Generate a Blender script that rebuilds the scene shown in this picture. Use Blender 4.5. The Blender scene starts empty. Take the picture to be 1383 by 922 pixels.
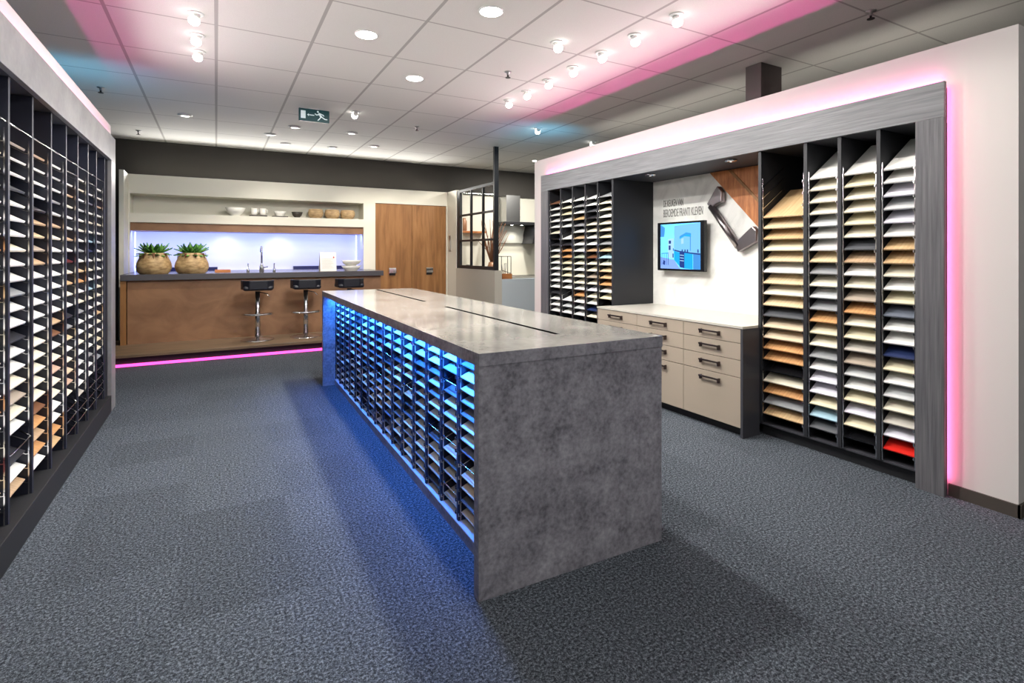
import bpy, bmesh, math, random
from mathutils import Vector, Matrix

C = bpy.context.scene.collection
PI = math.pi
random.seed(7)

# ------------------------------------------------------------------ colour and materials
def lin(c):
    return tuple(((v/255.0)/12.92 if v/255.0 <= 0.04045 else ((v/255.0+0.055)/1.055)**2.4) for v in c)

MATS = {}
def mat(name, rgb, rough=0.5, metal=0.0, emit=None, estr=0.0, spec=0.5):
    if name in MATS: return MATS[name]
    m = bpy.data.materials.new(name); m.use_nodes = True
    b = m.node_tree.nodes['Principled BSDF']
    b.inputs['Base Color'].default_value = (*lin(rgb), 1)
    b.inputs['Roughness'].default_value = rough
    b.inputs['Metallic'].default_value = metal
    b.inputs['Specular IOR Level'].default_value = spec
    if emit:
        b.inputs['Emission Color'].default_value = (*lin(emit), 1)
        b.inputs['Emission Strength'].default_value = estr
    MATS[name] = m
    return m

def noise_mat(name, stops, scale=(1, 1, 1), nscale=5.0, detail=6.0, rough=0.5, rough2=None, bump=0.0, distortion=0.0, nrough=0.55, spec=0.5, fine=None):
    """Base colour from a stretched noise through a ramp; fine = (scale, amount) mixes in a second finer noise."""
    m = bpy.data.materials.new(name); m.use_nodes = True
    nt = m.node_tree; N = nt.nodes; L = nt.links
    b = N['Principled BSDF']
    tc = N.new('ShaderNodeTexCoord'); mp = N.new('ShaderNodeMapping')
    mp.inputs['Scale'].default_value = scale
    L.new(tc.outputs['Object'], mp.inputs['Vector'])
    n = N.new('ShaderNodeTexNoise'); n.inputs['Scale'].default_value = nscale
    n.inputs['Detail'].default_value = detail; n.inputs['Distortion'].default_value = distortion
    n.inputs['Roughness'].default_value = nrough
    L.new(mp.outputs['Vector'], n.inputs['Vector'])
    src = n.outputs['Fac']
    if fine:
        n2 = N.new('ShaderNodeTexNoise'); n2.inputs['Scale'].default_value = fine[0]; n2.inputs['Detail'].default_value = 3
        L.new(mp.outputs['Vector'], n2.inputs['Vector'])
        mx = N.new('ShaderNodeMix'); mx.inputs['Factor'].default_value = fine[1]
        L.new(n.outputs['Fac'], mx.inputs['A']); L.new(n2.outputs['Fac'], mx.inputs['B'])
        src = mx.outputs['Result']
    r = N.new('ShaderNodeValToRGB'); e = r.color_ramp.elements
    e[0].position, e[0].color = stops[0][0], (*lin(stops[0][1]), 1)
    e[1].position, e[1].color = stops[-1][0], (*lin(stops[-1][1]), 1)
    for p, c in stops[1:-1]:
        x = e.new(p); x.color = (*lin(c), 1)
    L.new(src, r.inputs['Fac']); L.new(r.outputs['Color'], b.inputs['Base Color'])
    b.inputs['Roughness'].default_value = rough; b.inputs['Specular IOR Level'].default_value = spec
    if bump:
        bp = N.new('ShaderNodeBump'); bp.inputs['Strength'].default_value = bump; bp.inputs['Distance'].default_value = 0.01
        L.new(src, bp.inputs['Height']); L.new(bp.outputs['Normal'], b.inputs['Normal'])
    MATS[name] = m
    return m

M_white = mat('white_paint', (204, 200, 196), 0.6)
M_cream = mat('cream_paint', (222, 219, 205), 0.55)
M_darkwall = mat('dark_bulkhead_paint', (62, 59, 55), 0.8)
M_black = mat('black_board', (30, 31, 36), 0.55)
M_char = mat('charcoal_board', (58, 58, 64), 0.5)
M_plinth = mat('plinth_black', (34, 34, 37), 0.5)
M_chrome = mat('chrome', (215, 215, 218), 0.16, 1.0)
M_steel = mat('brushed_steel', (185, 185, 185), 0.35, 1.0)
M_pewter = mat('pewter', (158, 150, 152), 0.3, 1.0)
M_handle = mat('dark_bronze_handle', (92, 82, 84), 0.35, 1.0)
M_beige = mat('taupe_lacquer', (160, 147, 132), 0.45)
M_worktop = mat('beige_worktop', (182, 178, 168), 0.3)
M_seat = mat('black_leather', (20, 21, 32), 0.45)
M_darkstone = mat('dark_stone', (86, 84, 88), 0.25)
M_tv = mat('tv_plastic', (16, 17, 22), 0.25)
M_pink = mat('pink_led', (255, 60, 190), 0.5, emit=(255, 96, 158), estr=30.0)
M_pinktop = mat('pink_led_top', (255, 60, 190), 0.5, emit=(255, 100, 170), estr=4.5)
M_pinkf = mat('pink_floor_led', (255, 60, 190), 0.5, emit=(255, 84, 182), estr=2.2)
M_blueled = mat('blue_led', (60, 120, 255), 0.5, emit=(40, 110, 255), estr=10.0)
M_violet = mat('violet_led', (180, 190, 255), 0.5, emit=(150, 165, 255), estr=5.0)
M_lamp = mat('lamp_lens', (255, 255, 250), 0.3, emit=(255, 252, 245), estr=30.0)
M_lampdim = mat('dim_lamp_lens', (255, 255, 250), 0.3, emit=(255, 252, 245), estr=2.5)
M_spotlens = mat('spot_lens', (255, 255, 250), 0.3, emit=(255, 252, 245), estr=7.0)
M_lampring = mat('lamp_ring_white', (230, 230, 228), 0.35)
M_green = mat('leaf_green', (106, 160, 74), 0.4)
M_green2 = mat('dark_leaf_green', (70, 124, 58), 0.4)
M_pale = mat('pale_blue_paint', (196, 204, 208), 0.6)
M_shade = mat('greige_paint', (196, 190, 176), 0.6)
M_plate = mat('pale_steel_plate', (196, 196, 188), 0.35, 0.2)
M_frameblk = mat('black_steel', (33, 33, 36), 0.5)
M_copper = mat('copper_brown', (160, 116, 86), 0.4, 0.2)
M_twig = mat('dry_twig', (120, 78, 52), 0.8)
M_ceramic = mat('white_ceramic', (232, 230, 222), 0.25)
M_darkpot = mat('dark_ceramic', (58, 52, 46), 0.5)
M_paper = mat('white_card', (238, 234, 228), 0.6)
M_red = mat('red_dot', (190, 60, 70), 0.5)
M_ink = mat('wall_ink', (108, 107, 102), 0.7)
M_exit = mat('exit_green', (22, 66, 70), 0.35, emit=(22, 66, 70), estr=0.25)
M_exitw = mat('exit_white', (215, 230, 232), 0.5, emit=(210, 230, 232), estr=0.35)
M_pillar = mat('brown_grey_paint', (88, 78, 78), 0.6)
M_base = mat('baseboard_brown', (66, 60, 54), 0.6)
M_glass = None

M_concrete = noise_mat('concrete_decor', [(0.38, (92, 90, 98)), (0.46, (124, 122, 130)), (0.54, (146, 144, 152)), (0.66, (172, 170, 178))], nscale=5.0, detail=12, rough=0.42, nrough=0.76, fine=(48, 0.28))
M_concretetop = noise_mat('concrete_worktop', [(0.32, (112, 109, 104)), (0.48, (140, 137, 131)), (0.7, (164, 161, 154))], nscale=2.6, detail=9, rough=0.15, nrough=0.62, fine=(30, 0.2), spec=0.75)
M_greyH = noise_mat('grey_grain_along', [(0.30, (90, 91, 95)), (0.5, (106, 107, 110)), (0.7, (120, 121, 124))], scale=(30, 1.3, 34), nscale=2.0, detail=7, rough=0.45, bump=0.15)
M_greyV = noise_mat('grey_grain_upright', [(0.30, (74, 73, 77)), (0.5, (92, 91, 95)), (0.7, (108, 106, 108))], scale=(34, 34, 1.1), nscale=2.0, detail=7, rough=0.45, bump=0.15)
M_oakV = noise_mat('oak_upright', [(0.28, (118, 80, 46)), (0.48, (144, 100, 58)), (0.62, (156, 111, 67)), (0.8, (168, 124, 78))], scale=(9, 9, 0.9), nscale=1.6, detail=8, rough=0.45, distortion=0.6)
M_oakH = noise_mat('oak_along', [(0.28, (120, 86, 60)), (0.48, (136, 100, 72)), (0.62, (146, 108, 78)), (0.8, (156, 116, 84))], scale=(1.4, 5, 2.2), nscale=1.8, detail=8, rough=0.5, distortion=0.8)
M_deck = noise_mat('oak_deck', [(0.3, (88, 72, 56)), (0.6, (120, 98, 76)), (0.8, (136, 112, 88))], scale=(0.8, 10, 10), nscale=1.8, detail=7, rough=0.45)
M_redoak = noise_mat('reddish_oak', [(0.25, (140, 82, 46)), (0.45, (178, 110, 64)), (0.6, (196, 128, 78)), (0.8, (212, 148, 96))], scale=(1, 14, 2.2), nscale=2.4, detail=8, rough=0.4, distortion=0.4)
M_marble = noise_mat('pale_marble', [(0.34, (206, 205, 200)), (0.5, (228, 227, 222)), (0.62, (236, 235, 230))], nscale=2.2, detail=7, rough=0.4, distortion=1.6)
M_potclay = noise_mat('bamboo_clay', [(0.3, (140, 110, 72)), (0.5, (188, 156, 110)), (0.7, (214, 184, 136))], scale=(1, 1, 2.5), nscale=9, detail=6, rough=0.6, bump=0.3)
M_basket = noise_mat('woven_tan', [(0.3, (150, 120, 84)), (0.7, (206, 178, 134))], scale=(1, 1, 6), nscale=14, detail=4, rough=0.7, bump=0.3)
M_screenbg = mat('screen_sky', (90, 175, 255), 0.3, emit=(92, 184, 255), estr=0.95)

def screen(n, c):
    return mat('screen_' + n, (10, 12, 16), 0.3, emit=c, estr=1.15)

# carpet: fine speckle, soft tile-to-tile shade
def carpet():
    m = bpy.data.materials.new('speckled_carpet'); m.use_nodes = True
    nt = m.node_tree; N = nt.nodes; L = nt.links; b = N['Principled BSDF']
    tc = N.new('ShaderNodeTexCoord')
    n = N.new('ShaderNodeTexNoise'); n.inputs['Scale'].default_value = 84; n.inputs['Detail'].default_value = 5; n.inputs['Roughness'].default_value = 0.95
    L.new(tc.outputs['Object'], n.inputs['Vector'])
    r = N.new('ShaderNodeValToRGB'); e = r.color_ramp.elements
    e[0].position, e[0].color = 0.40, (*lin((20, 23, 27)), 1)
    e[1].position, e[1].color = 0.62, (*lin((134, 142, 151)), 1)
    x = e.new(0.5); x.color = (*lin((60, 65, 72)), 1)
    L.new(n.outputs['Fac'], r.inputs['Fac'])
    mp = N.new('ShaderNodeMapping'); mp.inputs['Scale'].default_value = (2, 2, 1); mp.inputs['Location'].default_value = (0.3, 0.1, 0)
    L.new(tc.outputs['Object'], mp.inputs['Vector'])
    sn = N.new('ShaderNodeVectorMath'); sn.operation = 'FLOOR'
    L.new(mp.outputs['Vector'], sn.inputs[0])
    wn = N.new('ShaderNodeTexWhiteNoise'); wn.noise_dimensions = '2D'
    L.new(sn.outputs['Vector'], wn.inputs['Vector'])
    mr = N.new('ShaderNodeMapRange'); mr.inputs['To Min'].default_value = 0.80; mr.inputs['To Max'].default_value = 1.06
    pw = N.new('ShaderNodeMath'); pw.operation = 'POWER'; pw.inputs[1].default_value = 0.35
    L.new(wn.outputs['Value'], pw.inputs[0]); L.new(pw.outputs['Value'], mr.inputs['Value'])
    mx = N.new('ShaderNodeMix'); mx.data_type = 'RGBA'; mx.blend_type = 'MULTIPLY'; mx.inputs['Factor'].default_value = 1.0
    L.new(r.outputs['Color'], mx.inputs['A'])
    cb = N.new('ShaderNodeCombineColor')
    for k in range(3): L.new(mr.outputs['Result'], cb.inputs[k])
    L.new(cb.outputs['Color'], mx.inputs['B'])
    L.new(mx.outputs['Result'], b.inputs['Base Color'])
    b.inputs['Roughness'].default_value = 0.95; b.inputs['Specular IOR Level'].default_value = 0.15
    bp = N.new('ShaderNodeBump'); bp.inputs['Strength'].default_value = 0.5; bp.inputs['Distance'].default_value = 0.006
    L.new(n.outputs['Fac'], bp.inputs['Height']); L.new(bp.outputs['Normal'], b.inputs['Normal'])
    return m

# ceiling: lay-in tiles with a thin grid
TX, TY, TY0 = 0.714, 0.869, 3.93
def ceiling_mat():
    m = bpy.data.materials.new('ceiling_tiles'); m.use_nodes = True
    nt = m.node_tree; N = nt.nodes; L = nt.links; b = N['Principled BSDF']
    tc = N.new('ShaderNodeTexCoord'); sp = N.new('ShaderNodeSeparateXYZ')
    L.new(tc.outputs['Object'], sp.inputs['Vector'])
    def math_(op, a, bv):
        n = N.new('ShaderNodeMath'); n.operation = op
        if hasattr(a, 'links'): L.new(a, n.inputs[0])
        else: n.inputs[0].default_value = a
        if hasattr(bv, 'links'): L.new(bv, n.inputs[1])
        else: n.inputs[1].default_value = bv
        return n.outputs['Value']
    def line(sock, off, pitch, half):
        a = math_('ADD', sock, -off + pitch*100.5)
        a = math_('MODULO', a, pitch)
        a = math_('SUBTRACT', a, pitch/2)
        a = math_('ABSOLUTE', a, 0.0)
        return math_('LESS_THAN', a, half)
    g = math_('MAXIMUM', line(sp.outputs['X'], 0.0, TX, 0.013), line(sp.outputs['Y'], TY0, TY, 0.008))
    n = N.new('ShaderNodeTexNoise'); n.inputs['Scale'].default_value = 220; n.inputs['Detail'].default_value = 2
    L.new(tc.outputs['Object'], n.inputs['Vector'])
    r = N.new('ShaderNodeValToRGB'); e = r.color_ramp.elements
    e[0].position, e[0].color = 0.3, (*lin((206, 205, 201)), 1)
    e[1].position, e[1].color = 0.6, (*lin((216, 215, 211)), 1)
    L.new(n.outputs['Fac'], r.inputs['Fac'])
    mx = N.new('ShaderNodeMix'); mx.data_type = 'RGBA'
    L.new(g, mx.inputs['Factor']); L.new(r.outputs['Color'], mx.inputs['A'])
    mx.inputs['B'].default_value = (*lin((168, 166, 163)), 1)
    L.new(mx.outputs['Result'], b.inputs['Base Color'])
    b.inputs['Roughness'].default_value = 0.9; b.inputs['Specular IOR Level'].default_value = 0.2
    return m

def glass_mat():
    m = bpy.data.materials.new('clear_pane'); m.use_nodes = True
    nt = m.node_tree; N = nt.nodes; L = nt.links
    out = N['Material Output']; N.remove(N['Principled BSDF'])
    t = N.new('ShaderNodeBsdfTransparent'); g = N.new('ShaderNodeBsdfGlossy'); g.inputs['Roughness'].default_value = 0.02
    mx = N.new('ShaderNodeMixShader'); mx.inputs['Fac'].default_value = 0.012
    L.new(t.outputs['BSDF'], mx.inputs[1]); L.new(g.outputs['BSDF'], mx.inputs[2])
    L.new(mx.outputs['Shader'], out.inputs['Surface'])
    return m
M_glass = glass_mat()

# ------------------------------------------------------------------ mesh builder
class MB:
    def __init__(s): s.v = []; s.f = []; s.m = []; s.sm = []
    def _add(s, vs, fs, mi=0, smooth=False):
        b = len(s.v); s.v += [tuple(p) for p in vs]
        for f in fs: s.f.append(tuple(b + i for i in f)); s.m.append(mi); s.sm.append(smooth)
        return s
    def box(s, x0, x1, y0, y1, z0, z1, mi=0):
        v = [(x0, y0, z0), (x1, y0, z0), (x1, y1, z0), (x0, y1, z0), (x0, y0, z1), (x1, y0, z1), (x1, y1, z1), (x0, y1, z1)]
        return s._add(v, [(0, 3, 2, 1), (4, 5, 6, 7), (0, 1, 5, 4), (1, 2, 6, 5), (2, 3, 7, 6), (3, 0, 4, 7)], mi)
    def bar(s, p, q, w, h, up=(0, 0, 1), mi=0):
        p, q = Vector(p), Vector(q); d = (q - p).normalized(); u = Vector(up)
        if abs(d.dot(u)) > 0.98: u = Vector((1, 0, 0))
        a = d.cross(u).normalized(); b = a.cross(d).normalized()
        v = [o + a*(w/2*i) + b*(h/2*j) for o in (p, q) for i, j in ((-1, -1), (1, -1), (1, 1), (-1, 1))]
        return s._add(v, [(3, 2, 1, 0), (4, 5, 6, 7), (0, 1, 5, 4), (1, 2, 6, 5), (2, 3, 7, 6), (3, 0, 4, 7)], mi)
    def tube(s, pts, r, n=10, mi=0, cap=True):
        pts = [Vector(p) for p in pts]
        rs = r if isinstance(r, (list, tuple)) else [r]*len(pts)
        rings = []; prev = None
        for i, p in enumerate(pts):
            d = (pts[min(i+1, len(pts)-1)] - pts[max(i-1, 0)]).normalized()
            if prev is None:
                u = Vector((0, 0, 1)) if abs(d.z) < 0.9 else Vector((1, 0, 0)); a = d.cross(u).normalized()
            else:
                a = (prev - d*prev.dot(d)).normalized()
            prev = a; b = d.cross(a)
            rings.append([p + (a*math.cos(2*PI*k/n) + b*math.sin(2*PI*k/n))*rs[i] for k in range(n)])
        vs = [p for g in rings for p in g]; fs = []
        for i in range(len(pts)-1):
            for k in range(n):
                fs.append((i*n+k, i*n+(k+1) % n, (i+1)*n+(k+1) % n, (i+1)*n+k))
        s._add(vs, fs, mi, True)
        if cap:
            b = len(s.v) - len(vs)
            s.f.append(tuple(b+k for k in reversed(range(n)))); s.m.append(mi); s.sm.append(False)
            s.f.append(tuple(b+(len(pts)-1)*n+k for k in range(n))); s.m.append(mi); s.sm.append(False)
        return s
    def lathe(s, prof, c=(0, 0, 0), n=28, mi=0, smooth=True, cap=True):
        vs = []; fs = []
        for r, z in prof:
            for k in range(n): vs.append((c[0]+r*math.cos(2*PI*k/n), c[1]+r*math.sin(2*PI*k/n), c[2]+z))
        for i in range(len(prof)-1):
            for k in range(n): fs.append((i*n+k, i*n+(k+1) % n, (i+1)*n+(k+1) % n, (i+1)*n+k))
        s._add(vs, fs, mi, smooth)
        if cap:
            b = len(s.v) - len(vs)
            s.f.append(tuple(b+k for k in reversed(range(n)))); s.m.append(mi); s.sm.append(False)
            s.f.append(tuple(b+(len(prof)-1)*n+k for k in range(n))); s.m.append(mi); s.sm.append(False)
        return s
    def prism(s, poly, off, mi=0):
        """poly: 3-D points of one face; off: extrusion vector"""
        n = len(poly); o = Vector(off)
        v = [Vector(p) for p in poly] + [Vector(p)+o for p in poly]
        f = [tuple(reversed(range(n))), tuple(range(n, 2*n))] + [(i, (i+1) % n, n+(i+1) % n, n+i) for i in range(n)]
        return s._add(v, f, mi)
    def shift(s, d, i0=0):
        s.v = s.v[:i0] + [(p[0]+d[0], p[1]+d[1], p[2]+d[2]) for p in s.v[i0:]]; return s
    def mesh(s, name, mats):
        me = bpy.data.meshes.new(name); me.from_pydata(s.v, [], s.f)
        for m in (mats if isinstance(mats, (list, tuple)) else [mats]): me.materials.append(m)
        me.polygons.foreach_set('material_index', s.m); me.polygons.foreach_set('use_smooth', s.sm)
        bm = bmesh.new(); bm.from_mesh(me); bmesh.ops.recalc_face_normals(bm, faces=bm.faces); bm.to_mesh(me); bm.free()
        me.update(); return me
    def build(s, name, mats, parent=None, bevel=0.0):
        """vertices are given in the thing's frame (world metres minus the thing's origin when it has one)"""
        org = Vector((0, 0, 0))
        root = parent
        while root is not None and root.parent is not None: root = root.parent
        if root is not None and root.get('world_verts'): org = Vector(root['world_verts'])
        if org.length: s.shift(-org)
        o = bpy.data.objects.new(name, s.mesh(name, mats)); C.objects.link(o)
        if parent is not None: o.parent = parent
        if bevel:
            b = o.modifiers.new('edge', 'BEVEL'); b.width = bevel; b.segments = 2; b.limit_method = 'ANGLE'
        return o

def tag(o, label, cat, group=None, kind=None):
    o['label'] = label; o['category'] = cat
    if group: o['group'] = group
    if kind: o['kind'] = kind
    return o
def thing(name, label, cat, loc, rz=0.0, group=None, local=False):
    o = bpy.data.objects.new(name, None); C.objects.link(o)
    o.location = loc; o.rotation_euler = (0, 0, rz); o.empty_display_size = 0.1
    if not local: o['world_verts'] = tuple(loc)
    return tag(o, label, cat, group)
def single(mb, name, mats, label, cat, group=None, bevel=0.0, kind=None):
    """a thing that is one mesh, its origin moved to its base centre"""
    xs = [p[0] for p in mb.v]; ys = [p[1] for p in mb.v]; zs = [p[2] for p in mb.v]
    c = ((min(xs)+max(xs))/2, (min(ys)+max(ys))/2, min(zs))
    mb.shift((-c[0], -c[1], -c[2]))
    o = mb.build(name, mats, bevel=bevel); o.location = c
    return tag(o, label, cat, group, kind)
def struct(mb, name, mats, bevel=0.0):
    o = mb.build(name, mats, bevel=bevel); o['kind'] = 'structure'; return o

ONES = 'zeroth first second third fourth fifth sixth seventh eighth ninth tenth eleventh twelfth thirteenth fourteenth fifteenth sixteenth seventeenth eighteenth nineteenth twentieth'.split()
def ordinal(n): return ONES[n] if n <= 20 else 'twenty-' + ONES[n-20]

# ------------------------------------------------------------------ dimensions (metres, floor z = 0)
CEIL = 3.24
XR, XRW = 3.769, 3.835          # front face of the far display frame, white wall behind it
XL, XLW = -0.835, -0.872
YB = 10.1                       # kitchen facade

# ------------------------------------------------------------------ room shell
struct(MB().box(-3.2, 9, -4.5, 11.2, -0.12, 0), 'floor', carpet())
struct(MB().box(-3.2, 9, -4.5, 11.2, CEIL, CEIL+0.1), 'ceiling', ceiling_mat())
struct(MB().box(-3.32, -3.2, -4.5, 11.2, 0, CEIL), 'wall_left', M_darkwall)
struct(MB().box(9, 9.12, -4.5, 11.2, 0, CEIL), 'wall_right', M_darkwall)
struct(MB().box(-3.2, 9, -4.62, -4.5, 0, CEIL), 'wall_front', M_white)
wb = MB().box(-3.2, 9, 10.3, 10.5, 2.675, CEIL).box(-3.2, -1.26, 10.3, 10.5, 0, 2.675).box(-3.2, 4.1, 10.9, 11.0, 0, 2.675)
struct(wb, 'wall_back', M_darkwall)
struct(MB().box(4.24, 9, 10.34, 10.48, 0, 2.675), 'wall_kitchen', M_cream)

# long partition that carries the far display unit, hollow behind the niche
ws = MB()
ws.box(XRW, 4.62, 1.205, 1.53, 0, 2.70)
ws.box(XRW, 4.62, 5.99, 6.27, 0, 2.70)
ws.box(XRW, 4.62, 1.53, 5.99, 2.44, 2.70)
ws.box(4.44, 4.62, 1.53, 5.99, 0, 2.44)
struct(ws, 'wall_display', M_white)
struct(MB().box(XRW-0.012, XRW, 1.19, 1.52, 0, 0.072).box(XRW-0.012, 4.62, 1.193, 1.205, 0, 0.072), 'baseboard_display', M_base)
struct(MB().box(4.47, 4.78, 3.24, 3.41, 2.70, CEIL), 'pillar', M_pillar, 0.006)
# partition of the near display unit
wl = MB()
wl.box(-1.56, XLW, 6.05, 6.25, 0, 2.645)
wl.box(-1.56, XLW, 1.9, 2.27, 0, 2.645)
wl.box(-1.56, XLW, 2.27, 6.05, 2.44, 2.645)
wl.box(-1.56, -1.46, 2.27, 6.05, 0, 2.44)
struct(wl, 'wall_rack', M_white)

# kitchen facade: white front with two recesses and a place for the tall doors
fc = MB()
fc.box(-1.193, 4.1, YB, 10.32, 2.392, 2.672)            # top band
fc.box(-1.193, -1.172, YB, 10.72, 0, 2.392)             # narrow left stile
fc.box(2.417, 2.64, YB, 10.72, 0, 2.392)                # stile between recess and doors
fc.box(4.08, 4.1, YB, 10.72, 0, 2.392)
fc.box(-1.172, 2.417, YB, 10.5, 1.925, 2.072)           # shelf
fc.box(-1.172, 2.417, 10.48, 10.52, 2.072, 2.392)       # back of the upper recess
fc.box(-1.172, 2.417, YB, 10.52, 2.374, 2.392)
fc.box(-1.172, 2.417, 10.70, 10.74, 0.0, 1.925)         # back of the lower recess
fc.box(2.64, 4.08, 10.5, 10.54, 0, 2.392)
fc.box(-1.25, -1.193, 9.643, 10.32, 0, 2.672)           # returns
fc.box(4.1, 4.24, 9.643, 10.34, 0, 2.672)
struct(fc, 'wall_facade', M_cream)
struct(MB().box(-1.17, 2.415, 10.13, 10.69, 1.797, 1.922), 'trim_1', M_oakH)      # timber underside of the recess
# half-height walls of the next kitchen
struct(MB().box(4.1, 4.235, 7.985, 9.643, 0, 1.148), 'wall_half', M_shade)
struct(MB().box(4.235, 5.6, 7.985, 8.12, 0, 1.0), 'wall_low', M_pale)

# ------------------------------------------------------------------ sample boards
PAL = {
 'white': ((232, 231, 226), 0.4), 'cream': ((226, 218, 196), 0.4), 'ivory': ((222, 212, 180), 0.45), 'grey': ((146, 148, 150), 0.4),
 'light grey': ((196, 198, 198), 0.4), 'dark grey': ((84, 86, 90), 0.35), 'black': ((18, 18, 21), 0.12), 'taupe': ((166, 152, 136), 0.45),
 'beige': ((204, 184, 156), 0.45), 'navy': ((36, 48, 88), 0.35), 'pale blue': ((158, 190, 204), 0.4), 'red': ((206, 40, 32), 0.15),
 'brown': ((116, 76, 50), 0.45), 'dark red': ((96, 32, 30), 0.3), 'charcoal': ((50, 50, 54), 0.3), 'pinkish beige': ((198, 164, 142), 0.45),
 'lilac white': ((226, 224, 234), 0.35), 'sage': ((178, 184, 168), 0.45), 'slate': ((104, 110, 122), 0.35), 'stone': ((186, 180, 170), 0.35),
}
WOOD = {'oak': ((208, 178, 134), (184, 148, 104)), 'orange oak': ((206, 158, 106), (178, 122, 72)), 'pale oak': ((218, 198, 162), (198, 170, 128)), 'tan': ((196, 168, 136), (168, 136, 102))}
def board_mat(c):
    k = 'board_' + c.replace(' ', '_')
    if k in MATS: return MATS[k]
    if c in WOOD:
        a, b = WOOD[c]
        return noise_mat(k, [(0.3, b), (0.65, a)], scale=(2, 26, 2), nscale=2.2, detail=6, rough=0.45)
    rgb, ro = PAL[c]
    return mat(k, rgb, ro)
BOARDS = {}
TILT = math.radians(34)
def board_mesh(w, d, t, c, tilt):
    k = (round(w, 3), d, t, c, tilt)
    if k in BOARDS: return BOARDS[k]
    bm = bmesh.new(); bmesh.ops.create_cube(bm, size=1)
    bmesh.ops.scale(bm, vec=(d, w, t), verts=bm.verts)
    bmesh.ops.bevel(bm, geom=bm.edges[:], offset=0.0016, segments=1, affect='EDGES')
    bmesh.ops.translate(bm, vec=(d/2, 0, t/2), verts=bm.verts)
    bmesh.ops.rotate(bm, cent=(0, 0, 0), matrix=Matrix.Rotation(-tilt, 3, 'Y'), verts=bm.verts)
    me = bpy.data.meshes.new('sample_board'); bm.to_mesh(me); bm.free(); me.materials.append(board_mat(c))
    BOARDS[k] = me; return me

class Rack:
    """bank of slanted slots in local coordinates: front plane x = 0, boards rise towards +x, columns along +y"""
    def __init__(s, parent, dividers, z_top, pitch, rows, depth, zlo, zhi, tilt=TILT, bd=0.4, t=0.012, front=0.015):
        s.p = parent; s.d = dividers; s.zt = z_top; s.pitch = pitch; s.rows = rows; s.depth = depth; s.zlo = zlo; s.zhi = zhi
        s.tilt = tilt; s.bd = bd; s.t = t; s.front = front
    def cols(s): return [(s.d[i][1], s.d[i+1][0]) for i in range(len(s.d)-1)]
    def carcass(s, M, sgn=1, posts=True, x0=0.0, y0=0.0, back=True):
        """sgn -1 mirrors x (boards rise towards -x)"""
        X = lambda a: x0 + sgn*a
        def bx(mb, a, b, c, d, e, f, mi=0): return mb.box(min(X(a), X(b)), max(X(a), X(b)), c, d, e, f, mi)
        for a, b in s.d:
            mb = bx(MB(), 0, s.depth, a, b, s.zlo, s.zhi)
            mb.build('divider', M, s.p)
        if back: bx(MB(), s.depth-0.012, s.depth, s.d[0][1], s.d[-1][0], s.zlo, s.zhi).build('back_panel', M, s.p)
        c, sn = math.cos(s.tilt), math.sin(s.tilt)
        for (a, b) in s.cols():
            pm = MB()
            for side, yy in ((1, a), (-1, b)):
                # upright wire post, and one slanted runner with an upturned front peg per slot
                y = yy + side*0.006
                pm.bar((X(0.012), y, s.zlo), (X(0.012), y, s.zt+0.06), 0.006, 0.006)
                for r in range(s.rows):
                    z = s.zt - r*s.pitch - 0.0085
                    pm.bar((X(s.front), y, z), (X(s.front+s.bd*0.75*c), y, z+s.bd*0.75*sn), 0.005, 0.005)
                    pm.bar((X(s.front-0.013), y+side*0.004, z-0.002), (X(s.front-0.013), y+side*0.004, z+0.016), 0.005, 0.005)
                    pm.bar((X(s.front), y+side*0.004, z), (X(s.front-0.013), y+side*0.004, z), 0.004, 0.004)
            pm.build('wire_runners', M_chrome, s.p)['kind'] = 'stuff'
    def place(s, col, r, c, name, label, cat, group, sgn=1, x0=0.0, mw=None, wgap=0.011):
        a, b = s.cols()[col]; w = (b-a) - 2*wgap
        z = s.zt - r*s.pitch
        me = board_mesh(w, s.bd, s.t, c, s.tilt)
        o = bpy.data.objects.new(name, me); C.objects.link(o)
        jit = random.uniform(0.0, 0.006)
        p = Vector((x0 + sgn*(s.front + jit*math.cos(s.tilt)), (a+b)/2, z + jit*math.sin(s.tilt)))
        rz = 0.0 if sgn == 1 else PI
        if mw is not None:
            p = mw @ p; rz += mw.to_euler().z
        o.location = p; o.rotation_euler = (0, 0, rz)
        return tag(o, label, cat, group)

def article(c): return c
# ------------------------------------------------------------------ far display unit (pink-lit frame)
unit = thing('display_surround', 'grey wood-grain surround edged by pink light on the white partition', 'display unit', (XR, 3.76, 0))
ft = 0.03
MB().box(XR, XR+ft, 1.519, 6.005, 2.255, 2.468).build('header', M_greyH, unit, 0.002)
MB().box(XR, XR+ft, 1.519, 1.668, 0, 2.255).build('post', M_greyV, unit, 0.002)
MB().box(XR, XR+ft, 5.838, 6.005, 0, 2.255).build('post', M_greyV, unit, 0.002)
MB().box(XR+ft, 4.43, 1.640, 1.668, 0, 2.283).build('side_panel', M_char, unit)
MB().box(XR+ft, 4.43, 5.838, 5.866, 0, 2.283).build('side_panel', M_char, unit)
MB().box(XR+ft, 4.43, 1.668, 5.838, 2.255, 2.283).build('top_panel', M_char, unit)
for mbx in (MB().box(3.806, 3.816, 1.537, 1.545, 0.09, 2.44), MB().box(3.806, 3.816, 5.979, 5.987, 0.09, 2.44)):
    o = mbx.build('led_strip', M_pink, unit); o['label'] = 'glowing pink light strip along the edge'
o = MB().box(3.806, 3.816, 1.56, 5.97, 2.452, 2.458).build('led_strip', M_pinktop, unit); o['label'] = 'glowing pink light strip along the top'

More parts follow.
